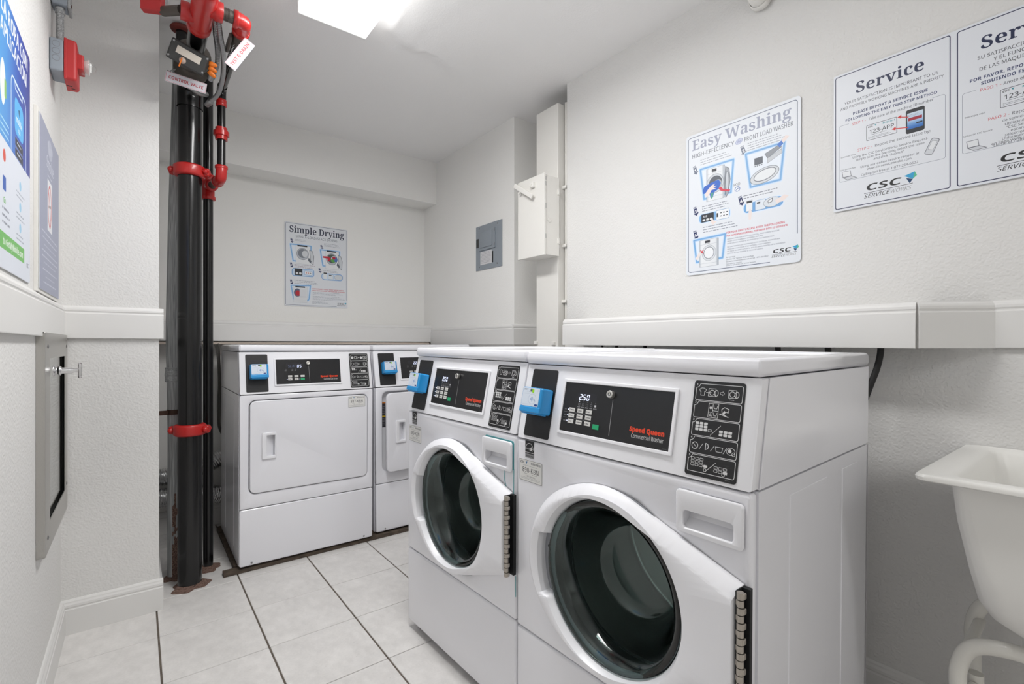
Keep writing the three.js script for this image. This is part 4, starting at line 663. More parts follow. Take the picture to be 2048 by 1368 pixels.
{
  const t = thing('switch_box', 'white-painted safety switch box with a lever arm, mounted on the niche duct', 'switch box', [1.705, 1.612, -2.048]);
  obj('case', rspan(0.004, 0.1145, 0, 0.424, -0.108, 0.107, 0.002), M.paint, t);
  obj('cover', [rspan(0, 0.008, -0.004, 0.430, -0.112, 0.111, 0.002), rspan(-0.001, 0.010, -0.004, 0.430, 0.108, 0.114, 0.001)], M.paint, t);
  const lever = obj('lever', [rb(0.008, 0.026, 0.185, 0.003, 0, 0, 0), cyl(V(0.0, 0, 0.01), V(0.026, 0, 0.01), 0.011, 14), rb(0.022, 0.034, 0.012, 0.003, 0.008, -0.012, -0.03)], M.paint, t);
  lever.position.set(-0.020, 0.365, -0.040); lever.rotation.x = 0.56;
  obj('lever_bracket', [rb(0.018, 0.030, 0.030, 0.003, -0.008, 0.384, 0.025), cyl(V(-0.02, 0.384, 0.02), V(0, 0.384, 0.02), 0.008, 12)], M.paint, t);
  for (const [y, s] of [[0.395, 0.02], [0.365, 0.022], [0.245, 0.028], [0.085, 0.024]]) obj('cover_clip', rspan(0.008, 0.016, y, y + s, 0.1065, 0.111, 0.001), M.gripGrey, t);
  obj('knockout', latheOn([[0, 0], [0.012, 0], [0.012, 0.003], [0.008, 0.004], [0, 0.0025]], V(0.04, 0.185, 0.107), V(0, 0, 1), 20), M.paint, t);
  for (const y of [0.345, 0.08]) obj('tab', rb(0.012, 0.03, 0.01, 0.003, 0.105, y, 0.110), M.paint, t);
}
// ---------- upper right: painted pipe stub ----------
{
  const t = thing('pipe_stub', 'white-painted pipe elbow poking out at the top of the right wall', 'pipe', [XR, 2.415, -0.868]);
  obj('elbow', [tube([V(0.01, 0, 0), V(-0.035, 0, 0), V(-0.06, 0.018, 0), V(-0.066, 0.06, 0), V(-0.066, 0.118, 0)], 0.034, 40, 20), latheOn([[0.034, 0], [0.041, 0], [0.042, 0.016], [0.036, 0.022]], V(-0.01, 0, 0), V(-1, 0, 0), 24)], M.paint, t);
}

// ---------- laundry sink ----------
{
  const x0 = 1.335, x1 = 1.846, z0 = -0.307, z1 = 0.235, yr = 0.853;
  const t = thing('laundry_sink', 'white laundry tub on white tube legs, beside the nearest washer', 'sink', [0, 0, 0]);
  // rings of rounded rectangles from the lip down outside, and from the lip down inside
  const ring = (a, b, c, d, r, y, n = 12) => { const o = []; const cs = [[b - r, d - r, 0], [a + r, d - r, 90], [a + r, c + r, 180], [b - r, c + r, 270]]; for (const [cx, cz, s] of cs) for (let i = 0; i <= n; i++) { const q = (s + 90 * i / n) * Math.PI / 180; o.push([cx + r * Math.cos(q), y, cz + r * Math.sin(q)]); } return o; };
  const out = [], L = (x, y, z, w, r, yy) => out.push(ring(x0 + x, x1 - y, z0 + z, z1 - w, r, yy));
  const IN = 0.062;
  L(IN + 0.075, 0.10, IN + 0.075, 0.10, 0.09, 0.56); L(IN + 0.05, 0.075, IN + 0.05, 0.075, 0.10, 0.562); L(IN + 0.028, 0.05, IN + 0.028, 0.05, 0.08, 0.60); L(IN + 0.006, 0.028, IN + 0.006, 0.03, 0.045, 0.80); L(IN, 0.022, IN, 0.025, 0.035, 0.838); L(IN - 0.006, 0.016, IN - 0.006, 0.019, 0.032, 0.846); L(IN - 0.014, 0.010, IN - 0.014, 0.012, 0.03, yr - 0.004);
  L(0.010, 0.004, 0.010, 0.004, 0.018, yr); L(0.003, 0.001, 0.003, 0.001, 0.018, yr - 0.001); L(0.0, 0.0, 0.0, 0.0, 0.018, yr - 0.006); L(0.001, 0.0, 0.001, 0.0, 0.018, yr - 0.013); L(0.005, 0.002, 0.005, 0.002, 0.018, yr - 0.016); L(0.046, 0.012, 0.046, 0.018, 0.024, yr - 0.017); L(0.050, 0.014, 0.050, 0.020, 0.026, yr - 0.022);
  L(0.056, 0.020, 0.056, 0.026, 0.035, 0.75); L(0.072, 0.036, 0.072, 0.042, 0.045, 0.64); L(0.083, 0.05, 0.083, 0.055, 0.055, 0.575); L(0.097, 0.066, 0.097, 0.07, 0.07, 0.540); L(0.122, 0.09, 0.122, 0.09, 0.085, 0.513); L(0.165, 0.13, 0.165, 0.13, 0.08, 0.497); L(0.22, 0.19, 0.22, 0.19, 0.03, 0.488);
  const pos = [], n = out[0].length; for (let r = 0; r + 1 < out.length; r++) for (let i = 0; i < n; i++) { const j = (i + 1) % n, a = out[r][i], b = out[r][j], c = out[r + 1][j], d = out[r + 1][i]; pos.push(...a, ...c, ...b, ...a, ...d, ...c); }
  for (const [k, flip] of [[0, 1], [out.length - 1, 0]]) { const R = out[k], cx = (x0 + x1) / 2, cz = (z0 + z1) / 2; for (let i = 0; i < n; i++) { const j = (i + 1) % n; if (flip) pos.push(...R[i], ...R[j], cx, R[0][1], cz); else pos.push(...R[j], ...R[i], cx, R[0][1], cz); } }
  const g = new THREE.BufferGeometry(); g.setAttribute('position', new THREE.Float32BufferAttribute(pos, 3)); g.computeVertexNormals();
  obj('basin', toCreasedNormals(g, 0.7), M.sink, t);
  obj('lug', [rb(0.03, 0.034, 0.016, 0.004, 1.545, 0.483, -0.155), rb(0.016, 0.02, 0.014, 0.004, 1.545, 0.466, -0.155)], M.sink, t);
  // bent tube legs front and back, with cross ties
  const hoop = (x, zA, zB, top) => tube([V(x, 0.012, zA), V(x, 0.3, zA), V(x, top - 0.075, zA), V(x, top - 0.022, zA + 0.022), V(x, top, zA + 0.075), V(x, top, (zA + zB) / 2), V(x, top, zB - 0.075), V(x, top - 0.022, zB - 0.022), V(x, top - 0.075, zB), V(x, 0.3, zB), V(x, 0.012, zB)], 0.0165, 120, 16);
  obj('leg_frame', hoop(1.505, -0.262, 0.19, 0.462), M.tubePaint, t); obj('leg_frame', hoop(1.745, -0.275, 0.19, 0.478), M.tubePaint, t);
  for (const z of [-0.262, 0.19]) obj('cross_tie', [cyl(V(1.505, 0.40, z + 0.004), V(1.745, 0.41, z), 0.012, 14), cyl(V(1.56, 0.36, z + 0.02), V(1.56, 0.10, z + 0.02), 0.015, 14)], M.tubePaint, t);
  obj('bolt', [latheOn([[0, 0], [0.011, 0], [0.011, 0.005], [0.006, 0.006], [0.006, 0.010], [0, 0.011]], V(1.545, 0.335, -0.243), V(-1, 0, 0.2).normalize(), 14)], M.tubePaint, t);
  for (const [x, z] of [[1.505, -0.262], [1.505, 0.19], [1.745, -0.275], [1.745, 0.19]]) obj('foot_cap', lathe([[0, 0.0005], [0.022, 0.0005], [0.022, 0.016], [0.018, 0.022], [0, 0.022]], 18).translate(x, 0, z), M.tubePaint, t);
}

// ---------- extinguisher cabinet let into the left wall ----------
{
  const c = CAB, xf = c.xf, t = thing('extinguisher_cabinet', 'steel-framed wall cabinet with a glass door and chrome T-handle, low on the left wall', 'cabinet', [0, 0, 0]);
  const Z0 = -2.553, Z1 = -1.978, Y0 = 0.50, Y1 = 1.168, w0 = -2.492, w1 = -2.075, v0 = 0.582, v1 = 1.088;
  const fr = rrect(-Z1, Y0, -Z0, Y1, 0.003); fr.holes.push(rrect(-w1, v0, -w0, v1, 0.001, THREE.Path));
  const face = ext(fr, 0.004, 0.0012).rotateY(Math.PI / 2).translate(xf - 0.004, 0, 0);
  obj('door_frame', metreUV(face), M.steel, t);
  obj('frame_edge', [span(XL + 0.0005, xf - 0.003, Y0, Y1, Z1 - 0.004, Z1), span(XL + 0.0005, xf - 0.003, Y0, Y1, Z0, Z0 + 0.004), span(XL + 0.0005, xf - 0.003, Y1 - 0.004, Y1, Z0, Z1), span(XL + 0.0005, xf - 0.003, Y0, Y0 + 0.004, Z0, Z1)], M.steel, t);
  const lin = S({ color: 0x2c2826, roughness: 0.6 });
  obj('liner', [span(XL - 0.136, XL - 0.132, c.y0 + 0.002, c.y1 - 0.002, c.z0 + 0.002, c.z1 - 0.002), span(XL - 0.134, xf - 0.006, c.y0 + 0.002, c.y0 + 0.005, c.z0 + 0.002, c.z1 - 0.002), span(XL - 0.134, xf - 0.006, c.y1 - 0.005, c.y1 - 0.002, c.z0 + 0.002, c.z1 - 0.002), span(XL - 0.134, xf - 0.006, c.y0 + 0.002, c.y1 - 0.002, c.z0 + 0.002, c.z0 + 0.005), span(XL - 0.134, xf - 0.006, c.y0 + 0.002, c.y1 - 0.002, c.z1 - 0.005, c.z1 - 0.002)], lin, t);
  obj('glass_pane', span(xf - 0.0125, xf - 0.0095, v0 - 0.01, v1 + 0.01, w0 - 0.01, w1 + 0.01), M.pane, t);
  const h = V(xf, 1.046, -2.150);
  obj('handle', [latheOn([[0.018, 0], [0.018, 0.004], [0.012, 0.006], [0.012, 0.012], [0.015, 0.013], [0.015, 0.018], [0.010, 0.020], [0.010, 0.046], [0.007, 0.048], [0.007, 0.062]], h, V(1, 0, 0), 24), rbHandle(h)], M.chrome, t);
  for (const [y, z] of [[1.125, -2.03], [1.125, -2.52], [0.545, -2.03], [0.60, -2.522]]) obj('frame_screw', latheOn([[0, 0], [0.006, 0], [0.0055, 0.002], [0, 0.003]], V(xf, y, z), V(1, 0, 0), 14), M.screw, t);
  function rbHandle(q) { const s = rrect(-0.026, -0.008, 0.026, 0.008, 0.008); const g = ext(s, 0.010, 0.0035, 3, 8).rotateY(Math.PI / 2).rotateX(Math.PI / 2 - 0.1); return tidy(g).translate(q.x + 0.060, q.y, q.z); }
}
// ---------- fire alarm strobe and its conduit ----------
{
  const t = thing('fire_alarm_strobe', 'red fire alarm strobe with a clear lens on the upper left wall', 'alarm', [XL, 2.062, -2.302]);
  const b = obj('back_box', rspan(0.0005, 0.038, 0, 0.110, -0.052, 0.052, 0.006), M.boxGrey, t);
  for (const [x, y] of [[0.018, 0.09], [0.018, 0.066], [0.018, 0.042]]) obj('knockout', latheOn([[0.0092, 0], [0.0105, 0], [0.0105, 0.0006], [0.0092, 0.0006]], V(x, y, 0.052), V(0, 0, 1), 24), M.gripGrey, b);
  obj('housing', [rb(0.034, 0.140, 0.108, 0.010, 0.054, 0.048, 0), rspan(0.0375, 0.046, -0.022, 0.118, -0.054, 0.054, 0.002)], M.redPlastic, t);
  obj('lens_base', rb(0.022, 0.052, 0.064, 0.004, 0.076, 0.058, 0), M.redPlastic, t);
  obj('lens', new THREE.SphereGeometry(0.034, 28, 18).scale(1.06, 0.84, 0.95).translate(0.085, 0.058, 0), M.lens, t);
  obj('reflector', [new THREE.CylinderGeometry(0.026, 0.018, 0.014, 24).rotateZ(-Math.PI / 2).translate(0.0935, 0.058, 0), cyl(V(0.104, 0.042, 0), V(0.104, 0.074, 0), 0.003, 10)], M.lampBody, t);
  obj('sounder_slot', [bx(0.014, 0.0015, 0.004, 0.050, -0.0312, 0.02), bx(0.010, 0.0015, 0.003, 0.058, -0.0312, 0.0)], M.rubber, t);
  const c = thing('conduit_box', 'small grey junction box above the alarm, with a short conduit below it', 'junction box', [XL, 2.30, -2.30]);
  obj('case', [rspan(0.002, 0.046, 0.004, 0.11, -0.045, 0.02, 0.006)], M.boxGrey, c);
  obj('cover', [rspan(0.044, 0.052, -0.002, 0.112, -0.048, 0.023, 0.003)], M.galv, c);
  obj('conduit', [cyl(V(0.023, -0.124, -0.005), V(0.023, 0.01, -0.005), 0.0105, 18), latheOn([[0.0105, 0], [0.0135, 0], [0.0135, 0.02], [0.0105, 0.022]], V(0.023, -0.018, -0.005), V(0, 1, 0), 18)], M.galv, c);
  obj('cover_screw', latheOn([[0, 0], [0.006, 0], [0.005, 0.002], [0, 0.003]], V(0.052, 0.015, 0.004), V(1, 0, 0), 12), M.rust, c);
}

// ---------- pipes ----------
function collar(x, z, r, R, k) {            // rust-stained mortar heaped round a pipe at the floor
  const N = 40, g = new THREE.CylinderGeometry(r + 0.002, R, 0.016, N, 3).translate(x, 0.0088, z), p = g.attributes.position;
  for (let i = 0; i < p.count; i++) { const a = Math.atan2(p.getZ(i) - z, p.getX(i) - x), s = 1 + 0.16 * Math.sin(a * 3 + k) + 0.09 * Math.sin(a * 7 + k * 2) * (1 - p.getY(i) / 0.017); const y = p.getY(i); if (y < 0.012) { p.setX(i, x + (p.getX(i) - x) * s); p.setZ(i, z + (p.getZ(i) - z) * s); } }
  g.computeVertexNormals(); return g;
}
function groovedClamp(c, r, turn) {         // split ring with a bolt pad on each side
  const g = [lathe([[r - 0.001, -0.026], [r + 0.010, -0.026], [r + 0.018, -0.018], [r + 0.0185, 0.018], [r + 0.010, 0.026], [r - 0.001, 0.026]], 44)];
  for (const s of [-1, 1]) {
    g.push(rb(0.032, 0.038, 0.030, 0.008, s * (r + 0.020), 0, 0.0));
    g.push(cyl(V(s * (r + 0.023), 0.0, -0.026), V(s * (r + 0.023), 0.0, 0.026), 0.0085, 12), new THREE.SphereGeometry(0.013, 16, 10).translate(s * (r + 0.023), 0, 0.020), new THREE.SphereGeometry(0.013, 16, 10).translate(s * (r + 0.023), 0, -0.020));
  }
  return g.map((q) => q.rotateY(turn).translate(c.x, c.y, c.z));
}
const ACT = [0.1592, 2.262, -2.2949];
const PX = 0.197, PZ = -2.735;
{
  const t = thing('sprinkler_riser', 'thick glossy black sprinkler riser with red clamps, turning along the ceiling', 'pipe', [0, 0, 0]);
  obj('pipe', [cyl(V(PX, 0.001, PZ), V(PX, 2.27, PZ), 0.0485, 40)], M.blackPipe, t);
  obj('elbow', [tube([V(PX, 2.24, PZ), V(PX, 2.30, PZ + 0.004), V(PX, 2.338, PZ + 0.030), V(PX - 0.002, 2.35, PZ + 0.075), V(PX - 0.003, 2.35, PZ + 0.13)], 0.052, 40, 24)], M.blackPipe, t);
  for (const y of [1.943, 0.733]) { const k = obj('clamp', groovedClamp(V(PX, y, PZ), 0.0485, -0.42), M.redPaint, t); k.userData.label = 'red grooved clamp'; }
  obj('floor_collar', collar(PX, PZ, 0.048, 0.074, 1), M.rust, t);
  obj('pipe', [cyl(V(0.192, 2.35, -2.44), V(0.188, 2.35, -2.17), 0.033, 32)], M.blackPipe, t);
  const tee = obj('tee', [latheOn([[0.033, 0], [0.041, 0], [0.041, 0.03], [0.037, 0.034], [0.037, 0.18], [0.041, 0.185], [0.041, 0.26], [0.03, 0.262]], V(0.188, 2.35, -2.215), V(0, 0, 1), 28), latheOn([[0.03, 0], [0.03, 0.035], [0.034, 0.037], [0.034, 0.062], [0.024, 0.063]], V(0.188, 2.35, -2.07), V(1, 0, 0), 24), latheOn([[0.03, 0], [0.03, 0.035], [0.033, 0.037], [0.033, 0.062], [0.022, 0.063]], V(0.188, 2.35, -2.14), V(-1, 0, 0), 24)], M.redPaint, t);
  tee.userData.label = 'red threaded tee';
  obj('nipple', [cyl(V(0.245, 2.35, -2.07), V(0.30, 2.35, -2.075), 0.0215, 22), ...[0, 1, 2, 3].map((i) => latheOn([[0.0215, 0], [0.0228, 0.001], [0.0215, 0.002]], V(0.258 + i * 0.004, 2.35, -2.0705), V(1, 0, 0), 22))], M.oldIron, t);
  obj('nipple', [cyl(V(0.13, 2.35, -2.14), V(0.078, 2.375, -2.235), 0.017, 20)], M.oldIron, t);
}
{
  const t = thing('control_valve', 'dark grey valve actuator with a white label, at the head of the black riser', 'valve', [0.186, 2.35, -2.46]);
  obj('valve_body', [latheOn([[0.052, -0.14], [0.060, -0.138], [0.064, -0.13], [0.064, -0.10], [0.050, -0.09], [0.050, -0.02], [0.064, -0.012], [0.064, 0.02], [0.056, 0.028], [0.034, 0.05]], V(0.003, 0, 0), V(0, 0, 1), 36), cyl(V(0, 0, -0.05), V(-0.01, -0.05, -0.03), 0.024, 18)], M.oldIron, t);
  const b = obj('actuator', [rb(0.128, 0.078, 0.062, 0.006, 0, 0, 0), rb(0.122, 0.072, 0.010, 0.004, 0, 0, 0.032)], M.darkGrey, t);
  {                                          // its labelled face looks down into the room
    const c = ACT, n = V(-c[0], 1.13 - c[1], -c[2]).normalize(), right = V(Math.cos(0.6562), 0, Math.sin(0.6562));
    const ex = right.multiplyScalar(0.87).add(V(0, -0.49, 0)); ex.addScaledVector(n, -ex.dot(n)).normalize();
    b.position.set(c[0] - 0.186, c[1] - 2.35, c[2] + 2.46).addScaledVector(n, -0.032); b.quaternion.setFromRotationMatrix(new THREE.Matrix4().makeBasis(ex, n.clone().cross(ex), n));
  }
  obj('rating_label', rb(0.082, 0.027, 0.002, 0.0008, 0.000, 0.008, 0.0375), S({ color: 0xd8d0c4, roughness: 0.6 }), b).userData.label = 'cream rating label';
  obj('indicator', [new THREE.SphereGeometry(0.012, 18, 12).translate(-0.012, -0.022, 0.036)], S({ color: 0xb9a497, roughness: 0.5 }), b);
  obj('pointer', rb(0.005, 0.034, 0.006, 0.002, -0.016, -0.032, 0.048), M.orange, b);
  obj('cover_screw', [[-0.056, 0.030], [0.058, 0.030], [-0.058, -0.028], [0.058, -0.026]].map(([x, y]) => latheOn([[0, 0], [0.004, 0], [0.0035, 0.001], [0, 0.0015]], V(x, y, 0.037), V(0, 0, 1), 10)), M.screw, b);
  obj('wire_nut', [0, 1, 2].map((i) => latheOn([[0, 0], [0.009, 0], [0.0105, 0.010], [0.008, 0.022], [0.005, 0.028], [0, 0.030]], V(0.068 + i * 0.004, 0.018 - i * 0.013, 0.020), V(0.9, 0.25 - i * 0.3, 0.1).normalize(), 14)), M.orange, b).userData.label = 'orange wire connectors';
  obj('handle', [tube([V(-0.09, -0.11, 0.03), V(-0.03, -0.125, 0.01), V(0.03, -0.12, -0.06), V(0.06, -0.105, -0.09)], 0.011, 32, 12)], M.armor, t);
}
function hangTag(name, label, corners, tex, links) {
  // corners: lower left, lower right, upper left in space
  const [a, b, c] = corners.map((p) => V(...p)), ex = b.clone().sub(a), ey = c.clone().sub(a), w = ex.length(); ex.normalize(); ey.addScaledVector(ex, -ey.dot(ex)); const h = ey.length(); ey.normalize();
  const t = thing(name, label, 'tag', [0, 0, 0]); t.position.copy(a); t.quaternion.setFromRotationMatrix(new THREE.Matrix4().makeBasis(ex, ey, ex.clone().cross(ey)));
  obj('plate', ext(rrect(0, 0, w, h, 0.002), 0.0014, 0.0004, 1), M.sheet, t); obj('print', printFace(w - 0.001, h - 0.001, 0.002, 0.0017).translate(0.0005, 0.0005, 0), printMat(tex), t);
  t.updateMatrixWorld(true);
  obj('chain', links.map(([p, q]) => { const A = t.worldToLocal(V(...p)), B = t.worldToLocal(V(...q)), n = Math.max(2, Math.round(A.distanceTo(B) / 0.011)), o = []; for (let i = 0; i < n; i++) { const m = A.clone().lerp(B, (i + 0.5) / n), g = new THREE.TorusGeometry(0.0045, 0.0011, 6, 12).scale(0.62, 1.35, 1); g.rotateY(i % 2 ? Math.PI / 2 : 0.2); g.applyQuaternion(new THREE.Quaternion().setFromUnitVectors(V(0, 1, 0), B.clone().sub(A).normalize())); o.push(tidy(g.translate(m.x, m.y, m.z))); } return tidy(o); }), M.armor, t);
  return t;
}
const TAG1 = [[0.0883, 2.1977, -2.415], [0.2272, 2.1787, -2.395], [0.0899, 2.2407, -2.415]], TAG2 = [[0.2997, 2.1861, -2.14], [0.3689, 2.3084, -2.14], [0.2662, 2.209, -2.14]];
hangTag('valve_tag', 'narrow white tag reading CONTROL VALVE, hung below the valve actuator', TAG1, signText('CONTROL VALVE', 760, 230), [[TAG1[2].map((v, i) => v + [0.008, -0.006, 0][i]), [0.125, 2.262, -2.43]], [[0.205, 2.195, -2.40], [0.205, 2.24, -2.42]]]);
hangTag('drain_tag', 'tilted white tag reading TEST & DRAIN, hung from the drain valve', TAG2, signText('TEST & DRAIN', 600, 270), [[TAG2[2].map((v, i) => v + [0.004, -0.004, 0][i]), [0.312, 2.34, -2.21]]]);
{
  const t = thing('flow_switch', 'red flow switch box fixed beside the riser tee at the ceiling', 'switch box', [0.054, 2.405, -2.262], -0.45);
  obj('cover', [rb(0.070, 0.090, 0.030, 0.004, 0, 0.005, 0.018)], M.redPlastic, t); obj('base', [rb(0.072, 0.078, 0.022, 0.003, 0.001, 0.012, -0.008)], M.galv, t);
  obj('conduit', [tube([V(-0.03, 0.04, 0), V(-0.06, 0.075, 0.0), V(-0.10, 0.10, -0.01), V(-0.14, 0.128, -0.02)], 0.008, 30, 10)], M.armor, t);
}
// drain line: elbow at the tee, valve, run back along the ceiling, down to the drain riser
{
  const t = thing('drain_pipe', 'slim black drain line with red elbows and union, right of the riser', 'pipe', [0, 0, 0]), X = 0.321, Z = -2.702;
  const red = (n, g, l) => { const o = obj(n, g, M.redPaint, t); o.userData.label = l; return o; };
  red('elbow', [tube([V(0.290, 2.35, -2.075), V(0.305, 2.35, -2.078), V(0.319, 2.35, -2.090), V(0.321, 2.35, -2.115), V(0.321, 2.35, -2.15)], 0.027, 30, 20), latheOn([[0.027, 0], [0.031, 0.002], [0.031, 0.016], [0.02, 0.018]], V(0.302, 2.35, -2.077), V(-1, 0, 0), 22), latheOn([[0.027, 0], [0.031, 0.002], [0.031, 0.016], [0.02, 0.018]], V(0.321, 2.35, -2.138), V(0, 0, -1), 22), new THREE.SphereGeometry(0.0285, 20, 14).translate(0.319, 2.35, -2.088)], 'red threaded elbow');
  obj('ball_valve', [latheOn([[0.019, 0], [0.024, 0.002], [0.024, 0.024], [0.028, 0.030], [0.028, 0.062], [0.024, 0.068], [0.024, 0.094], [0.018, 0.096]], V(0.321, 2.35, -2.15), V(0, 0, -1), 20), cyl(V(0.321, 2.35, -2.198), V(0.300, 2.338, -2.198), 0.010, 14)], M.oldIron, t);
  obj('valve_lever', [rb(0.012, 0.026, 0.115, 0.005, 0.290, 2.333, -2.225)], M.oldIron, t);
  obj('pipe', [cyl(V(0.321, 2.35, -2.24), V(0.321, 2.355, Z + 0.035), 0.0178, 20), tube([V(0.321, 2.355, Z + 0.04), V(0.321, 2.352, Z + 0.014), V(X, 2.335, Z), V(X, 2.305, Z)], 0.0205, 24, 18)], M.blackPipe, t);
  red('coupling', latheOn([[0.0178, 0], [0.0225, 0.001], [0.0232, 0.012], [0.0215, 0.016], [0.0232, 0.020], [0.0225, 0.032], [0.0178, 0.033]], V(X, 2.272, Z), V(0, 1, 0), 24), 'red coupling');
  obj('pipe', [cyl(V(X, 1.99, Z), V(X, 2.28, Z), 0.0175, 22)], M.blackPipe, t);
  red('union', [new THREE.CylinderGeometry(0.0255, 0.0255, 0.018, 8).translate(X, 2.161, Z), new THREE.CylinderGeometry(0.0335, 0.0335, 0.022, 8).translate(X, 2.142, Z), new THREE.CylinderGeometry(0.0265, 0.0265, 0.020, 8).translate(X, 2.122, Z)], 'red union nut');
  const bx_ = 0.285, bz = -2.89, dir = V(bx_ - X, 0, bz - Z).normalize();
  const e1 = V(X, 1.925, Z), tq = V(bx_, 1.925, bz);
  red('elbow', [tube([V(X, 1.985, Z), V(X, 1.955, Z), e1.clone().addScaledVector(dir, 0.008).add(V(0, 0.008, 0)), e1.clone().addScaledVector(dir, 0.035), e1.clone().addScaledVector(dir, 0.06)], 0.024, 30, 20), latheOn([[0.024, 0], [0.0275, 0.002], [0.0275, 0.014], [0.018, 0.016]], V(X, 1.973, Z), V(0, 1, 0), 22), latheOn([[0.024, 0], [0.0275, 0.002], [0.0275, 0.014], [0.018, 0.016]], e1.clone().addScaledVector(dir, 0.046), dir, 22)], 'red threaded elbow');
  obj('nipple', cyl(e1.clone().addScaledVector(dir, 0.055), e1.clone().addScaledVector(dir, 0.155), 0.017, 18), M.oldIron, t);
  const b = thing('branch_pipe', 'black standpipe just right of the thick riser, with a red tee', 'pipe', [0, 0, 0]);
  obj('pipe', cyl(V(bx_, 0.001, bz), V(bx_, 2.536, bz), 0.0225, 26), M.blackPipe, b);
  obj('tee', [latheOn([[0.0225, -0.062], [0.033, -0.061], [0.033, -0.046], [0.029, -0.043], [0.029, 0.043], [0.033, 0.046], [0.033, 0.061], [0.0225, 0.062]], tq, V(0, 1, 0), 26), latheOn([[0.024, 0], [0.024, 0.045], [0.0285, 0.047], [0.0285, 0.060], [0.018, 0.061]], tq, dir.clone().negate(), 22)], M.redPaint, b).userData.label = 'red threaded tee';
  obj('floor_collar', collar(bx_, bz, 0.0225, 0.054, 3), M.rust, b);
}
// galvanised conduit behind the riser
{
  const t = thing('steel_conduit', 'grey galvanised conduit behind the black riser, rusted near the floor', 'conduit', [0, 0, 0]);
  obj('pipe', tube([V(0.141, 0.001, -2.87), V(0.142, 0.4, -2.87), V(0.143, 0.7, -2.87), V(0.139, 0.95, -2.87), V(0.136, 1.13, -2.87), V(0.1375, 1.35, -2.87), V(0.145, 1.75, -2.87), V(0.153, 2.08, -2.87), V(0.159, 2.32, -2.87), V(0.163, 2.537, -2.87)], 0.0262, 90, 22), M.galv, t);
  obj('coupling', [latheOn([[0.0262, 0], [0.031, 0.002], [0.031, 0.028], [0.033, 0.03], [0.033, 0.042], [0.031, 0.044], [0.031, 0.07], [0.0262, 0.072]], V(0.1378, 0.95, -2.87), V(0, 1, 0), 24), rb(0.02, 0.014, 0.02, 0.003, 0.168, 0.962, -2.855), rb(0.02, 0.014, 0.02, 0.003, 0.168, 1.006, -2.855)], M.galv, t);
  const sc = tube([V(0.141, 0.015, -2.87), V(0.142, 0.25, -2.87), V(0.1425, 0.50, -2.87)], 0.0266, 40, 22), p = sc.attributes.position, keep = [], q = sc.toNonIndexed(), qp = q.attributes.position;
  for (let i = 0; i < qp.count; i += 3) { const y = (qp.getY(i) + qp.getY(i + 1)) / 2, a = Math.atan2(qp.getZ(i) + 2.87, qp.getX(i) - 0.142), n = f2(a * 0.22 + 2, y * 0.9) * 0.5 + f5(a * 0.3 + 3, y * 1.3) * 0.5; if (a > 0.2 && a < 1.75 && n > 0.22 + 0.42 * (y / 0.5)) keep.push(i); }
  const rp = [], ru = []; for (const i of keep) for (let k = 0; k < 3; k++) { rp.push(qp.getX(i + k), qp.getY(i + k), qp.getZ(i + k)); ru.push(qp.getX(i + k) * 8, qp.getY(i + k) * 8); }
  const rg = new THREE.BufferGeometry(); rg.setAttribute('position', new THREE.Float32BufferAttribute(rp, 3)); rg.setAttribute('uv', new THREE.Float32BufferAttribute(ru, 2)); rg.computeVertexNormals();
  obj('rust_scale', rg, M.rust, t).userData.label = 'flaking brown rust';
  obj('strap', [lathe([[0.0265, -0.012], [0.0295, -0.012], [0.0295, 0.012], [0.0265, 0.012]], 26).translate(0.1425, 0.806, -2.87), rspan(XC + 0.001, 0.118, 0.795, 0.817, -2.845, -2.840, 0.001)], S({ color: 0x4a342a, roughness: 0.7, metalness: 0.3 }), t).userData.label = 'brown strap';
  obj('floor_collar', collar(0.141, -2.87, 0.026, 0.046, 5), M.rust, t);
}
{
  const t = thing('ceiling_sleeve', 'short black pipe with a rusty red flange at the ceiling, left of the valve', 'pipe', [0.157, 2.385, -2.60]);
  obj('pipe', cyl(V(0, 0, 0), V(0, 0.150, 0), 0.022, 22), M.blackPipe, t);
  obj('flange', lathe([[0.022, 0.128], [0.040, 0.132], [0.044, 0.140], [0.040, 0.147], [0.022, 0.149]], 26), S({ color: 0x6b241c, roughness: 0.7 }), t);
}
// armoured cables to the valve
function armoured(label, pts) {
  const curve = new THREE.CatmullRomCurve3(pts.map((p) => V(...p)), false, 'centripetal'), len = curve.getLength(), N = Math.round(len / 0.0016), g = new THREE.TubeGeometry(curve, N, 0.0085, 10, false), p = g.attributes.position, c = V(0, 0, 0);
  for (let i = 0; i <= N; i++) { curve.getPointAt(i / N, c); const s = 1 + 0.16 * Math.sin(i * 0.0016 / 0.0072 * 2 * Math.PI); for (let k = 0; k <= 10; k++) { const q = i * 11 + k; p.setXYZ(q, c.x + (p.getX(q) - c.x) * s, c.y + (p.getY(q) - c.y) * s, c.z + (p.getZ(q) - c.z) * s); } }
  g.computeVertexNormals();
  const t = thing('armoured_cable', label, 'cable', [0, 0, 0], 0, 'armoured cables at the riser valve'); obj('armour', g, M.armor, t);
  const e = V(...pts.at(-1)), d = e.clone().sub(V(...pts.at(-2))).normalize(); obj('connector', latheOn([[0.0095, -0.004], [0.013, -0.002], [0.013, 0.016], [0.011, 0.022], [0.011, 0.032]], e, d, 18), M.armor, t);
}
armoured('longer armoured cable curving right of the valve to a pale connector', [[0.232, 2.42, -2.06], [0.238, 2.38, -2.10], [0.252, 2.34, -2.17], [0.277, 2.31, -2.28], [0.290, 2.27, -2.40], [0.283, 2.24, -2.51], [0.262, 2.225, -2.565]]);
armoured('shorter armoured cable ending at the orange wire connectors', [[0.226, 2.43, -2.10], [0.232, 2.40, -2.15], [0.243, 2.37, -2.23], [0.262, 2.335, -2.32], [0.266, 2.30, -2.38], [0.256, 2.28, -2.415]]);
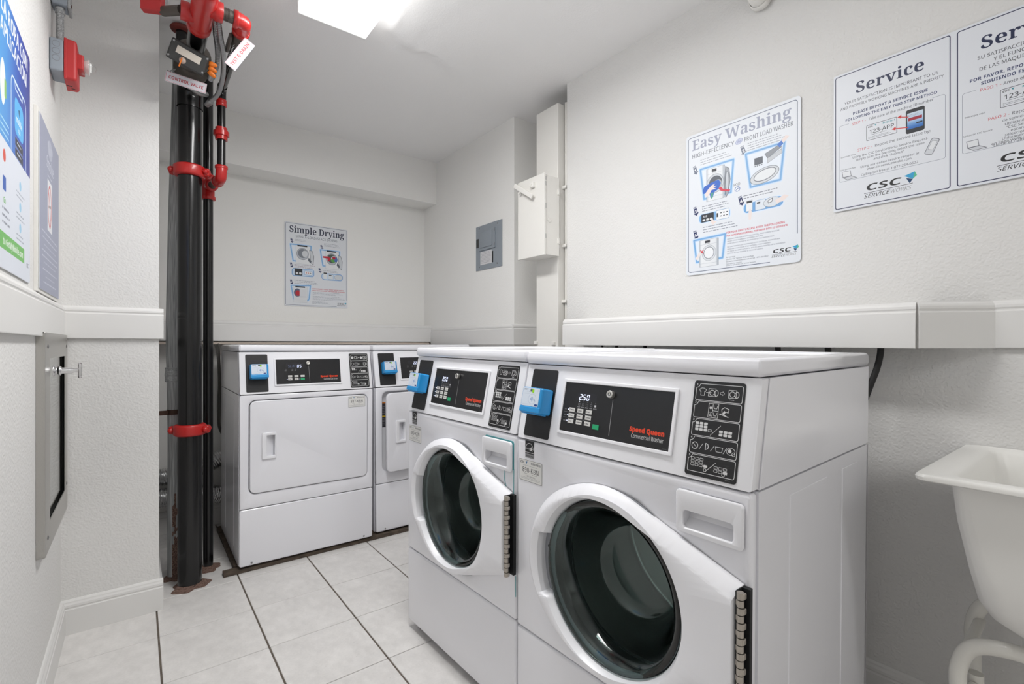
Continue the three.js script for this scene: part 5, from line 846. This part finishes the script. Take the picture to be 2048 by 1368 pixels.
// foil ducts behind the pipes
function foilDuct(label, pts, r) {
  const curve = new THREE.CatmullRomCurve3(pts.map((p) => V(...p)), false, 'centripetal'), N = 260, K = 40, g = new THREE.TubeGeometry(curve, N, r, K, false), p = g.attributes.position, c = V(0, 0, 0);
  for (let i = 0; i <= N; i++) { curve.getPointAt(i / N, c); for (let k = 0; k <= K; k++) { const q = i * (K + 1) + k, a = (k % K) / K, s = 1 + 0.035 * Math.sin(i * 1.1) + 0.10 * (f5(a, i / 70) - 0.5) + 0.05 * (f3(a, i / 40) - 0.5); p.setXYZ(q, c.x + (p.getX(q) - c.x) * s, c.y + (p.getY(q) - c.y) * s, c.z + (p.getZ(q) - c.z) * s); } }
  g.computeVertexNormals(); return tag(obj('foil_duct', g, M.foil), label, 'duct', 'foil dryer vent ducts');
}
foilDuct('upper crinkled foil vent duct in the corner behind the pipes', [[0.08, 0.362, -3.49], [0.2, 0.360, -3.49], [0.34, 0.40, -3.49], [0.46, 0.45, -3.49], [0.6, 0.45, -3.49]], 0.047);
foilDuct('lower crinkled foil vent duct in the corner behind the pipes', [[0.08, 0.250, -3.45], [0.2, 0.246, -3.455], [0.34, 0.225, -3.47], [0.46, 0.20, -3.49], [0.6, 0.20, -3.49]], 0.052);
// loose cords
const cord = (label, pts, r, m, cat = 'cord') => tag(obj('power_cord', tube(pts.map((p) => V(...p)), r, 60, 10), m), label, cat);
{
  const t = thing('grey_cord', 'pair of dark grey cords hanging from the ledge at the left dryer', 'cord', [0, 0, 0]);
  for (const k of [0, 1, 2]) obj('strand', tube([V(0.372 + k * 0.008, 1.17, -3.47), V(0.378 + k * 0.008, 1.13, -3.452 + k * 0.004), V(0.389 + k * 0.005, 1.05, -3.445), V(0.394 + k * 0.005, 0.9, -3.44), V(0.390 + k * 0.006, 0.74, -3.44), V(0.398 + k * 0.004, 0.62, -3.46), V(0.43, 0.55, -3.475)], 0.0044, 60, 8), M.cableGrey, t);
}
cord('black cord dropping behind the right rear corner of the nearest washer', [[1.752, 1.13, -0.478], [1.752, 1.10, -0.480], [1.748, 1.06, -0.487], [1.738, 1.01, -0.50], [1.72, 0.93, -0.52], [1.70, 0.8, -0.55]], 0.0085, M.cableBlack);
[[-1.575, 0.005, 'leftmost'], [-1.487, 0.008, 'second'], [-1.33, 0.008, 'third'], [-0.774, 0.009, 'fourth'], [-0.62, 0.009, 'fifth']].forEach(([z, r, n]) => cord(n + ' dark cord from the left in the gap behind the washers', [[1.755, 1.13, z], [1.755, 1.05, z + 0.005], [1.75, 0.9, z + 0.02], [1.73, 0.7, z + 0.03]], r, M.cableBlack));

renderer.render(scene, camera);
